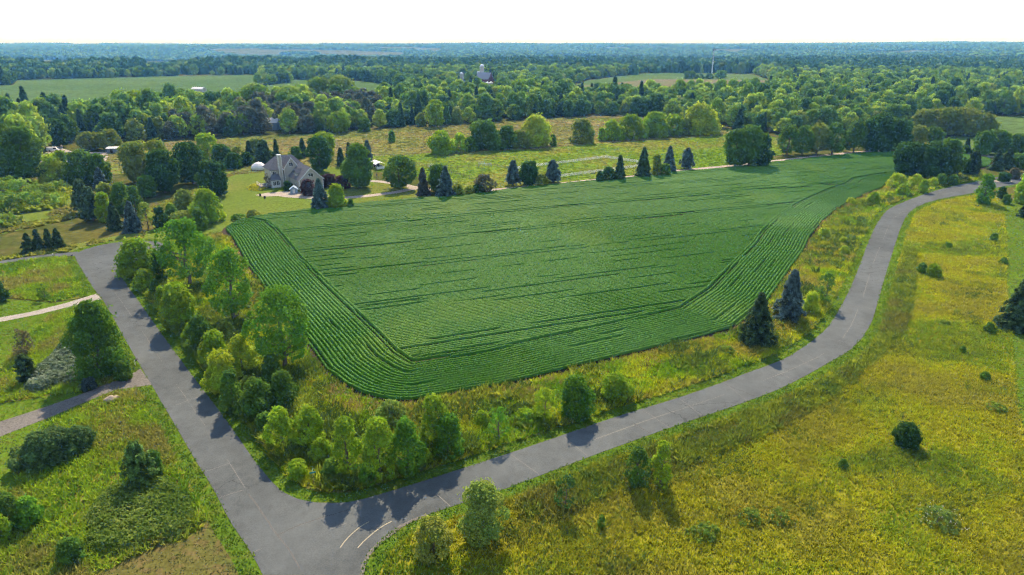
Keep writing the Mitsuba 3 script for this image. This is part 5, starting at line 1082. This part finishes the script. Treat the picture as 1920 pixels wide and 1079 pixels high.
hx, hy = SITE['house']
HA = at_(hx, hy, 0, 33)
hp = lambda k, m, b: put('farmhouse__' + k, m, b, to_world=HA)
lab('farmhouse', 'two storey tan farmhouse with grey gabled roofs and a tall chimney', 'house')
hp('wall', cat([box(-4.5, 9.0, 8.0, 18.0, 0, 6.5), prism([(0.3, 0), (6.0, 0), (6.0, 6.8), (3.15, 10.5), (0.3, 6.8)], 7.0, 13.0)]), 'tan_siding')
hp('garage_wall', prism([(2, 0), (11, 0), (11, 4.0), (6.5, 8.3), (2, 4.0)], -6.0, 7.98), 'tan_siding')
hp('roof', cat([slab([(-5, 7.5, 6.3), (9.5, 7.5, 6.3), (5.5, 13, 10.9), (-1, 13, 10.9)], .2), slab([(-1, 13, 10.9), (5.5, 13, 10.9), (9.5, 18.5, 6.3), (-5, 18.5, 6.3)], .2),
                slab([(-5, 18.5, 6.3), (-5, 7.5, 6.3), (-1, 13, 10.9), (-1, 13.01, 10.9)], .2), slab([(9.5, 7.5, 6.3), (9.5, 18.5, 6.3), (5.5, 13, 10.9), (5.5, 12.99, 10.9)], .2)]), 'mat_shingle')
hp('gable_roof', cat([slab([(-0.2, 6.5, 6.36), (3.15, 6.5, 10.75), (3.15, 13, 10.75), (-0.2, 13, 6.36)], .2), slab([(3.15, 6.5, 10.75), (6.5, 6.5, 6.36), (6.5, 13, 6.36), (3.15, 13, 10.75)], .2)]), 'mat_shingle')
hp('garage_roof', cat([slab([(1.5, -6.5, 3.7), (6.5, -6.5, 8.5), (6.5, 8, 8.5), (1.5, 8, 3.7)], .2), slab([(6.5, -6.5, 8.5), (11.5, -6.5, 3.7), (11.5, 8, 3.7), (6.5, 8, 8.5)], .2)]), 'mat_shingle')


def rake(x0, z0, x1, z1, y, w=0.28):
    d = np.array([x1 - x0, z1 - z0]); n = np.array([-d[1], d[0]]) / np.hypot(*d) * w
    return prism([(x0, z0), (x1, z1), (x1 - n[0], z1 - n[1]), (x0 - n[0], z0 - n[1])] if n[1] > 0 else [(x0, z0), (x1, z1), (x1 + n[0], z1 + n[1]), (x0 + n[0], z0 + n[1])], y - 0.05, y)


for a in ((1.5, 3.72, 6.5, 8.52, -6.51), (6.5, 8.52, 11.5, 3.72, -6.51), (-0.2, 6.38, 3.15, 10.77, 6.49), (3.15, 10.77, 6.5, 6.38, 6.49)):
    hp_k = numbered('farmhouse__rake_board'); put(hp_k, rake(*a), 'white_paint', to_world=HA)
for b in ((1.96, 2.16, -6.06, -5.9, 0, 3.8), (10.84, 11.04, -6.06, -5.9, 0, 3.8), (0.24, 0.46, 6.94, 7.1, 0, 6.6), (-4.56, -4.38, 7.94, 8.1, 0, 6.3)):
    put(numbered('farmhouse__corner_board'), box(*b), 'white_paint', to_world=HA)
hp('chimney', box(-1.7, -0.5, 6.3, 7.98, 0, 11.9), 'tan_siding')
put('farmhouse__chimney__cap', box(-1.85, -0.35, 6.15, 8.1, 11.9, 12.15), 'white_paint', to_world=HA)
put('farmhouse__chimney__trim', cat([box(-1.76, -1.6, 6.24, 6.4, 0, 11.88), box(-0.6, -0.44, 6.24, 6.4, 0, 11.88)]), 'white_paint', to_world=HA)
hp('bay', box(-5.2, -2.0, 5.2, 7.98, 0, 3.0), 'white_paint')
put('farmhouse__bay__roof', cat([slab([(-5.6, 4.8, 2.95), (-1.75, 4.8, 2.95), (-1.75, 7.99, 4.7), (-4.2, 7.99, 4.7)], .15), slab([(-5.6, 7.99, 2.95), (-5.6, 4.8, 2.95), (-4.2, 7.99, 4.7), (-4.2, 7.995, 4.7)], .15)]), 'mat_shingle', to_world=HA)


def window(x0, x1, z0, z1, y, cols=2, face='y', host='farmhouse', A=None, depth=0.06):
    """frame with its panes, on a wall that faces -y (or -x)"""
    A = A or HA
    t = 0.10
    fr = [box(x0, x1, y - depth, y, z0, z0 + t), box(x0, x1, y - depth, y, z1 - t, z1)] + [box(x, x + t, y - depth, y, z0 + t, z1 - t) for x in np.linspace(x0, x1 - t, cols + 1)]
    pane = box(x0 + 0.02, x1 - 0.02, y - 0.02, y + 0.01, z0 + 0.02, z1 - 0.02)
    fr = cat(fr)
    if face == 'x':
        sw = lambda m: (m[0][:, [1, 0, 2]] * [1, 1, 1], m[1][:, ::-1])
        fr, pane = sw(fr), sw(pane)
    k = numbered(host + '__window')
    put(k, fr, 'white_paint', to_world=A)
    put(k + '__pane', pane, 'window_glass', to_world=A)


window(5.6, 7.4, 4.9, 6.3, -6.0)
window(2.3, 3.9, 7.3, 8.7, 7.0)
window(-4.9, -3.7, 0.8, 2.5, 5.2); window(-3.5, -2.3, 0.8, 2.5, 5.2)
window(5.6, 7.4, 0.8, 2.5, -5.2, face='x') if False else None
window(-3.9, -2.6, 4.4, 5.7, 8.0)
window(-2.0, -0.8, 0.9, 2.4, 2.0, face='x')
window(9.5, 12.5, 1.0, 2.4, -4.5, face='x')
hp('dormer', cat([box(2.6, 5.6, -1.3, 1.3, 4.3, 6.1)]), 'tan_siding')
put('farmhouse__dormer__roof', cat([slab([(2.2, -1.7, 5.95), (5.9, -1.7, 5.95), (6.2, 0, 7.4), (2.2, 0, 7.4)], .15), slab([(2.2, 0, 7.4), (6.2, 0, 7.4), (5.9, 1.7, 5.95), (2.2, 1.7, 5.95)], .15)]), 'mat_shingle', to_world=HA)
window(-0.6, 0.6, 4.7, 5.9, 2.6, face='x')
hp('deck', box(-9.5, -5.25, 5.5, 11.5, 0.75, 0.95), 'weathered_wood')
rail = [box(x, x + 0.1, y, y + 0.1, 0.95, 1.95) for x, y in [(-9.5, 5.5), (-7.4, 5.5), (-5.4, 5.5), (-9.5, 7.5), (-9.5, 9.5), (-9.5, 11.4)]] + [box(-9.5, -5.3, 5.5, 5.6, 1.95, 2.05), box(-9.5, -9.4, 5.5, 11.5, 1.95, 2.05), box(-9.5, -5.3, 5.53, 5.57, 1.35, 1.43), box(-9.47, -9.43, 5.6, 11.4, 1.35, 1.43)]
put('farmhouse__deck__railing', cat(rail), 'white_paint', to_world=HA)
put('farmhouse__deck__post', cat([box(x, x + 0.14, y, y + 0.14, 0, 0.75) for x in (-9.4, -7.4, -5.5) for y in (5.6, 11.2)]), 'white_paint', to_world=HA)
hp('door', box(3.0, 5.6, -6.05, -5.99, 0.05, 2.5), 'white_paint')
put('patio_table__top', (lambda m: (np.array(m.vertices) + [0, 0, 0.72], np.array(m.faces)))(trimesh.creation.cylinder(0.75, 0.05, sections=16)), 'black_paint', to_world=HA @ T().translate([-7.3, 7.6, 0.95]))
put('patio_table__leg', tube([[0, 0, 0], [0, 0, 0.7]], [0.08, 0.05]), 'black_paint', to_world=HA @ T().translate([-7.3, 7.6, 0.95]))
lab('patio_table', 'dark patio table on the deck of the farmhouse', 'table')


# ------------------------------------------------------------------ small buildings
def gable_house(key, site, deg, w, l, eave, peak, wall, roof, label, category, wins=(), over=0.35, door=None):
    A = at_(site[0], site[1], site[2] if len(site) > 2 else 0, deg)
    put(key + '__wall', prism([(-w / 2, -0.3), (w / 2, -0.3), (w / 2, eave), (0, peak), (-w / 2, eave)], -l / 2, l / 2), wall, to_world=A)
    s = (peak - eave) / (w / 2)
    e = eave - s * over
    put(key + '__roof', cat([slab([(-w / 2 - over, -l / 2 - over, e + .12), (0, -l / 2 - over, peak + .12), (0, l / 2 + over, peak + .12), (-w / 2 - over, l / 2 + over, e + .12)], .1),
                             slab([(0, -l / 2 - over, peak + .12), (w / 2 + over, -l / 2 - over, e + .12), (w / 2 + over, l / 2 + over, e + .12), (0, l / 2 + over, peak + .12)], .1)]), roof, to_world=A)
    for (x0, x1, z0, z1) in wins: window(x0, x1, z0, z1, -l / 2, host=key, A=A)
    if door: put(key + '__door', box(door[0], door[1], -l / 2 - 0.05, -l / 2 + 0.01, 0.02, door[2]), door[3], to_world=A)
    lab(key, label, category)
    return A


gable_house('garden_shed', SITE['garden_shed'], 15, 2.5, 2.4, 1.6, 2.5, 'pale_blue_wall', 'pale_blue_wall', 'little pale blue shed on the gravel in front of the farmhouse', 'shed', door=(-0.4, 0.4, 1.5, 'white_paint'))
gable_house('metal_roof_house', SITE['metal_house'], 86, 7.5, 9.5, 4.6, 7.2, 'pale_blue_wall', 'white_paint', 'pale blue house with white metal roof half hidden in the left wood', 'house')
gable_house('woodland_house', SITE['wood_house'], 60, 8, 11, 4.5, 8.6, 'pale_blue_wall', 'barn_roof', 'house with grey roof half hidden in the right wood', 'house', wins=((-2.5, -1.2, 1.2, 2.6), (1.2, 2.5, 1.2, 2.6)))
gable_house('field_shed', SITE['field_shed'], 80, 8, 14, 3.5, 5.5, 'tan_siding', 'white_paint', 'low shed with pale roof between tree row and far left field', 'shed')
gable_house('long_white_barn', SITE['far_white'], 84, 14, 34, 5.5, 9.0, 'white_paint', 'white_paint', 'far white roofed long barn in the forest near the right edge', 'barn')
gable_house('red_barn', SITE['barn'], 62, 14, 19, 8.5, 16.5, 'barn_red', 'barn_roof', 'red barn with grey gable roof in the middle distance', 'barn', door=(-2, 2, 4.5, 'white_paint'))


def lathe(prof, n=20):
    p = np.asarray(prof, float); a = np.arange(n) * 2 * np.pi / n
    v = np.stack([p[:, None, 0] * np.cos(a), p[:, None, 0] * np.sin(a), np.broadcast_to(p[:, None, 1], (len(p), n))], -1).reshape(-1, 3)
    i, j = np.meshgrid(np.arange(len(p) - 1), np.arange(n), indexing='ij')
    return v, quads(np.stack([i * n + j, i * n + (j + 1) % n, (i + 1) * n + (j + 1) % n, (i + 1) * n + j], -1).reshape(-1, 4))


def silo(key, site, r, h, label):
    A = at_(*site)
    put(key + '__wall', lathe([(r, 0), (r, h)]), 'concrete_wall', True, to_world=A)
    put(key + '__dome', lathe([(r * math.cos(t), h + r * math.sin(t)) for t in np.linspace(0, 1.57, 7)]), 'white_paint', True, to_world=A)
    put(key + '__band', cat([lathe([(r + .06, z), (r + .06, z + .3)]) for z in np.arange(2, h, 3.0)]), 'steel', True, to_world=A)
    lab(key, label, 'silo')


silo('silo', SITE['silo'], 3.0, 23.0, 'tall grey silo with white dome directly behind the red barn')
silo('silo_001', SITE['silo_left'], 2.6, 14.0, 'lower silo with white dome left of the red barn')
silo('silo_002', SITE['silo_low'], 2.2, 15.0, 'thin silo between the tall silo and the barn roof')
for i, s in enumerate(('bin_a', 'bin_b')):
    key = numbered('grain_bin'); A = at_(*SITE[s])
    put(key + '__wall', lathe([(2.6, 0), (2.6, 5.2)]), 'steel', True, to_world=A)
    put(key + '__roof', lathe([(2.75, 5.15), (0.3, 7.0), (0.001, 7.1)]), 'white_paint', to_world=A)
    lab(key, ('left' if i == 0 else 'right') + ' of two white topped grain bins before the red barn', 'grain bin', 'grain bins by the barn')

# tower
tx, ty = SITE['tower']
A = at_(tx, ty)
put('cell_tower__mast', tube([[0, 0, 0], [0, 0, 22], [0, 0, 43]], [1.15, 0.8, 0.45], 10), 'white_paint', True, to_world=A)
for z, r in ((42.5, 1.9), (33.0, 1.2), (29.0, 1.2)):
    k = numbered('cell_tower__platform'); put(k, lathe([(r, z - .15), (r, z + .15)], 12), 'steel', to_world=A)
    for q in range(6 if z > 40 else 3):
        a = q * 2 * math.pi / (6 if z > 40 else 3)
        put(numbered(k + '__antenna'), (lambda m: (m[0] + [math.cos(a) * r, math.sin(a) * r, z], m[1]))(box(-.28, .28, -.28, .28, -1.3, 1.3)), 'black_paint', to_world=A)
lab('cell_tower', 'slim white communications tower rising from the far field', 'tower')

# white dome, shelter, blue shed
A = at_(*SITE['dome'])
put('white_dome__cover', lathe([(3.1, 0.3), (3.3, 1.1), (2.9, 1.9), (1.9, 2.7), (0.8, 3.25), (0.001, 3.4)], 10), 'white_paint', to_world=A)
put('white_dome__wall', lathe([(3.05, 0), (3.08, 0.35)], 10), 'weathered_wood', to_world=A)
lab('white_dome', 'white covered garden dome by the dark evergreens left of the farmhouse', 'greenhouse')
A = at_(*SITE['shelter'], 0, 28)
put('livestock_shelter__roof', cat([slab([(-2.2, -4, 2.35), (0, -4, 3.3), (0, 4, 3.3), (-2.2, 4, 2.35)], .08), slab([(0, -4, 3.3), (2.2, -4, 2.35), (2.2, 4, 2.35), (0, 4, 3.3)], .08)]), 'white_paint', to_world=A)
for x in (-1.95, 1.85):
    for y in (-3.8, 0, 3.7): put(numbered('livestock_shelter__post'), box(x, x + .12, y, y + .12, -.1, 2.4), 'white_paint', to_world=A)
put('livestock_shelter__panel', cat([box(-1.8, 1.84, -3.78, -3.7, 0.1, 1.3), box(1.8, 1.84, -3.6, 3.6, 0.1, 1.3)]), 'white_paint', to_world=A)
put('livestock_shelter__back_wall', cat([box(-1.8, 1.8, 3.6, 3.68, 0.1, 2.5), box(-1.9, -1.86, 0, 3.6, 0.1, 2.3)]), 'black_paint', to_world=A)
lab('livestock_shelter', 'small open livestock shelter with white roof behind the drive', 'shelter')
A = at_(*SITE['blue_shed'], 0, 8)
put('blue_shed__wall', box(-2.2, 2.2, -1.5, 1.5, -0.1, 2.3), 'blue_wall', to_world=A)
put('blue_shed__roof', slab([(-2.6, -1.9, 2.45), (2.6, -1.9, 2.45), (2.6, 1.9, 2.9), (-2.6, 1.9, 2.9)], .12), 'white_paint', to_world=A)
put('blue_shed__door', box(-0.6, 0.6, -1.55, -1.49, 0, 2.0), 'black_paint', to_world=A)
lab('blue_shed', 'dark blue shed with pale roof at the edge of the farmyard', 'shed')


# ------------------------------------------------------------------ vehicles and yard things
def car(key, site, deg, paint_, label, boxy=False):
    A = at_(site[0], site[1], 0, deg)
    body = [(-2.2, 0.35), (2.2, 0.35), (2.25, 0.75), (2.1, 0.98), (1.0, 1.05), (0.45, 1.62), (-1.4, 1.68), (-2.1, 1.1), (-2.25, 0.8)] if not boxy else [(-2.6, 0.4), (2.6, 0.4), (2.6, 1.0), (1.9, 1.15), (1.4, 2.1), (-2.6, 2.2)]
    put(key + '__body', prism(body, -0.88, 0.88), paint_, to_world=A)
    glass = [(0.85, 1.08), (0.42, 1.55), (-1.3, 1.6), (-1.85, 1.12)] if not boxy else [(1.75, 1.2), (1.33, 1.95), (0.3, 1.95), (0.3, 1.2)]
    put(key + '__window', prism(glass, -0.90, 0.90), 'window_glass', to_world=A)
    for x in (-1.4, 1.4):
        for y in (-0.82, 0.82):
            m = trimesh.creation.cylinder(0.36, 0.24, sections=14); m.apply_transform(trimesh.transformations.rotation_matrix(math.pi / 2, [1, 0, 0]))
            put(numbered(key + '__wheel'), (np.array(m.vertices) + [x, y, 0.36], np.array(m.faces)), 'black_paint', to_world=A)
    lab(key, label, 'vehicle')


car('parked_van', SITE['van'], 20, 'white_paint', 'white van parked in the farmyard under the dark columnar tree', True)
car('parked_car', SITE['car'], -10, 'white_paint', 'white car half hidden by trees at the left end of the farmyard')
A = at_(*SITE['trailer'], 0, 5)
put('utility_trailer__bed', cat([box(-1.6, 1.6, -0.8, 0.8, 0.5, 0.62), box(-1.6, 1.6, -0.8, -0.74, 0.62, 1.3), box(-1.6, 1.6, 0.74, 0.8, 0.62, 1.3), box(-1.6, -1.54, -0.74, 0.74, 0.62, 1.3), box(1.54, 1.6, -0.74, 0.74, 0.62, 1.3)]), 'weathered_wood', to_world=A)
for y in (-0.9, 0.9):
    m = trimesh.creation.cylinder(0.33, 0.16, sections=14); m.apply_transform(trimesh.transformations.rotation_matrix(math.pi / 2, [1, 0, 0]))
    put(numbered('utility_trailer__wheel'), (np.array(m.vertices) + [0, y, 0.33], np.array(m.faces)), 'black_paint', to_world=A)
put('utility_trailer__tow_bar', tube([[1.6, 0, .55], [3.0, 0, .45]], [.06, .05]), 'steel', to_world=A)
lab('utility_trailer', 'small grey utility trailer standing in the dirt farmyard', 'trailer')
for i, s in enumerate(('barrel_a', 'barrel_b')):
    key = numbered('barrel')
    put(key, lathe([(0.28, 0), (0.34, 0.25), (0.34, 0.65), (0.29, 0.9), (0.001, 0.9)], 14), 'black_paint', True, to_world=at_(*SITE[s]))
    lab(key, ('dark upright barrel on the lawn at the end of the parking apron', 'dark barrel at the corner of the gravel apron beside the garden bed')[i], 'barrel')


def boulder(key, site, r, seed, label):
    m = trimesh.creation.icosphere(subdivisions=2); v = np.array(m.vertices)
    v = v * (0.75 + 0.5 * meshkit.noise(v * 1.7 + seed, seed))[:, None] * [1.25, 0.9, 0.7] * r
    put(key, (v + [0, 0, r * 0.35], np.array(m.faces)), 'stone', to_world=at_(*site, 0, seed * 40)); lab(key, label, 'boulder')


boulder('boulder', SITE['rock_a'], 0.75, 1, 'larger tan boulder in the grass below the brown driveway')
boulder('boulder_001', SITE['rock_b'], 0.5, 2, 'smaller tan boulder beside the larger one below the brown driveway')


def mailbox(key, site, deg, post, label):
    A = at_(site[0], site[1], 0, deg)
    put(key + '__post', cat([box(-.05, .05, -.05, .05, -.1, 1.05), box(-.05, .45, -.04, .04, .92, 1.0)]), post, to_world=A)
    a = np.linspace(0, math.pi, 7)
    put(key + '__box', prism([(x * .0 + .30 - .13 + .13 - .13 * math.cos(t), 1.16 + .13 * math.sin(t)) for x, t in zip(a, a)][::-1] + [(.17, 1.0), (.43, 1.0)], -.28, .28), 'black_paint', to_world=A)
    put(key + '__flag', box(.44, .46, -.1, .1, 1.2, 1.38), 'barn_red', to_world=A)
    lab(key, label, 'mailbox')


mailbox('mailbox', SITE['mail_a'], 10, 'weathered_wood', 'black mailbox on wooden post at the turning circle driveway')
mailbox('mailbox_001', SITE['mail_b'], 10, 'white_paint', 'black mailbox on white post beside the brown driveway')
A = at_(*SITE['marker'])
put('marker_post__post', box(-.05, .05, -.05, .05, -.1, 1.15), 'weathered_wood', to_world=A)
put('marker_post__cap', box(-.1, .1, -.1, .1, 1.15, 1.4), 'white_paint', to_world=A)
lab('marker_post', 'short post with white top beside the turning circle driveway', 'post')
A = at_(*SITE['sign'], 0, 20)
put('street_sign__post', tube([[0, 0, -.2], [0, 0, 2.7]], [.04, .035]), 'weathered_wood', to_world=A)
put('street_sign__blade', box(-.38, .38, -.02, .02, 2.35, 2.58), 'sign_green', to_world=A)
put('street_sign__blade_001', box(-.02, .02, -.38, .38, 2.60, 2.83), 'sign_green', to_world=A)
lab('street_sign', 'green street sign on a thin post in the junction corner', 'sign')
put('utility_pole__pole', tube([[0, 0, 0], [0, 0, 5.0]], [.13, .10]), 'weathered_wood', to_world=at_(*SITE['pole']))
put('utility_pole__lamp_box', box(-.2, .2, -.2, .0, 1.2, 1.8), 'black_paint', to_world=at_(*SITE['pole']))
lab('utility_pole', 'short wooden pole on the grass between the two drive trees', 'pole')


# ------------------------------------------------------------------ fences
def fence(key, pts, step, h, post_w, rails, rail_h, post_mat, rail_mat, label, wire=False):
    l = LineString(pts)
    n = max(2, int(l.length / step))
    p = [l.interpolate(t, True).coords[0] for t in np.linspace(0, 1, n + 1)]
    ply_ = mikit.ply(box(-post_w / 2, post_w / 2, -post_w / 2, post_w / 2, -.2, h), post_mat)
    for x, y in p: scene[numbered(key + '__post')] = {**ply_, 'to_world': at_(x, y)}
    for z in rails:
        for a, b in zip(pts[:-1], pts[1:]):
            d = np.subtract(b, a); L = np.hypot(*d); deg = math.degrees(math.atan2(d[1], d[0]))
            o = post_w / 2 + 0.02
            put(numbered(key + ('__wire' if wire else '__rail')), box(0, L, -o - (0.04 if wire else 0.10), -o, z - rail_h / 2, z + rail_h / 2), rail_mat, to_world=at_(a[0], a[1], 0, deg))
    lab(key, label, 'fence')


fence('arena_fence', ARENA, 2.6, 1.35, 0.14, (0.45, 0.85, 1.25), 0.15, 'white_paint', 'white_paint', 'white three rail fence round the riding arena behind the lane')
for i, (pts, label) in enumerate(zip(FENCES, ('post and wire fence running from the shelter down to the lane bush', 'post and wire fence across the bright pasture towards the arena', 'post and wire fence on the border of tan and green pasture', 'wooden post fence along the lawn by the white dome'))):
    fence(numbered('pasture_fence'), pts, 4.5, 1.3, 0.14, (0.5, 0.85, 1.2), 0.05, 'weathered_wood', 'weathered_wood', label, True)
for i, s in enumerate(('gate_a', 'gate_b', 'gate_c')):
    key = numbered('gate_panel'); A = at_(*SITE[s], 0, 5)
    put(key + '__frame', cat([box(-1.4, -1.32, -.03, .03, 0, 1.3), box(1.32, 1.4, -.03, .03, 0, 1.3)]), 'white_paint', to_world=A)
    for z in (0.25, 0.6, 0.95, 1.25): put(numbered(key + '__bar'), box(-1.32, 1.32, -.025, .025, z - .05, z + .05), 'white_paint', to_world=A)
    lab(key, ('left of three white gate panels in the bright pasture', 'middle of three white gate panels in the bright pasture', 'white gate panel nearest the arena, right of three')[i], 'gate')
put('turning_island', (lambda m: (np.array(m.vertices) * [3.4, 2.2, 1], np.array(m.faces)))(trimesh.creation.cylinder(1.0, 0.3, sections=28)), 'mat_gravel', to_world=at_(*SITE['island'], 0.02))
lab('turning_island', 'planted gravel island in the middle of the upper turning circle', None, None, 'structure')


# ------------------------------------------------------------------ the air
scene['haze_air'] = {'type': 'homogeneous', 'albedo': {'type': 'rgb', 'value': [0.95, 0.965, 0.98]}, 'sigma_t': {'type': 'rgb', 'value': [HAZE * 0.38, HAZE * 1.15, HAZE * 2.7]}}
HAZE_LO, HAZE_HI = float(gv[:, 2].min()) - 8.0, max(EYE_Z + 4.0, float(gv[:, 2].max()) + 24.0)
scene['haze'] = {'type': 'cube', 'to_world': T().translate([0, 0, (HAZE_LO + HAZE_HI) / 2]).scale([18500.0, 18500.0, (HAZE_HI - HAZE_LO) / 2]), 'bsdf': {'type': 'null'}, 'interior': {'type': 'ref', 'id': 'haze_air'}}
lab('haze', 'thin summer haze over the whole landscape', 'haze', None, 'stuff')
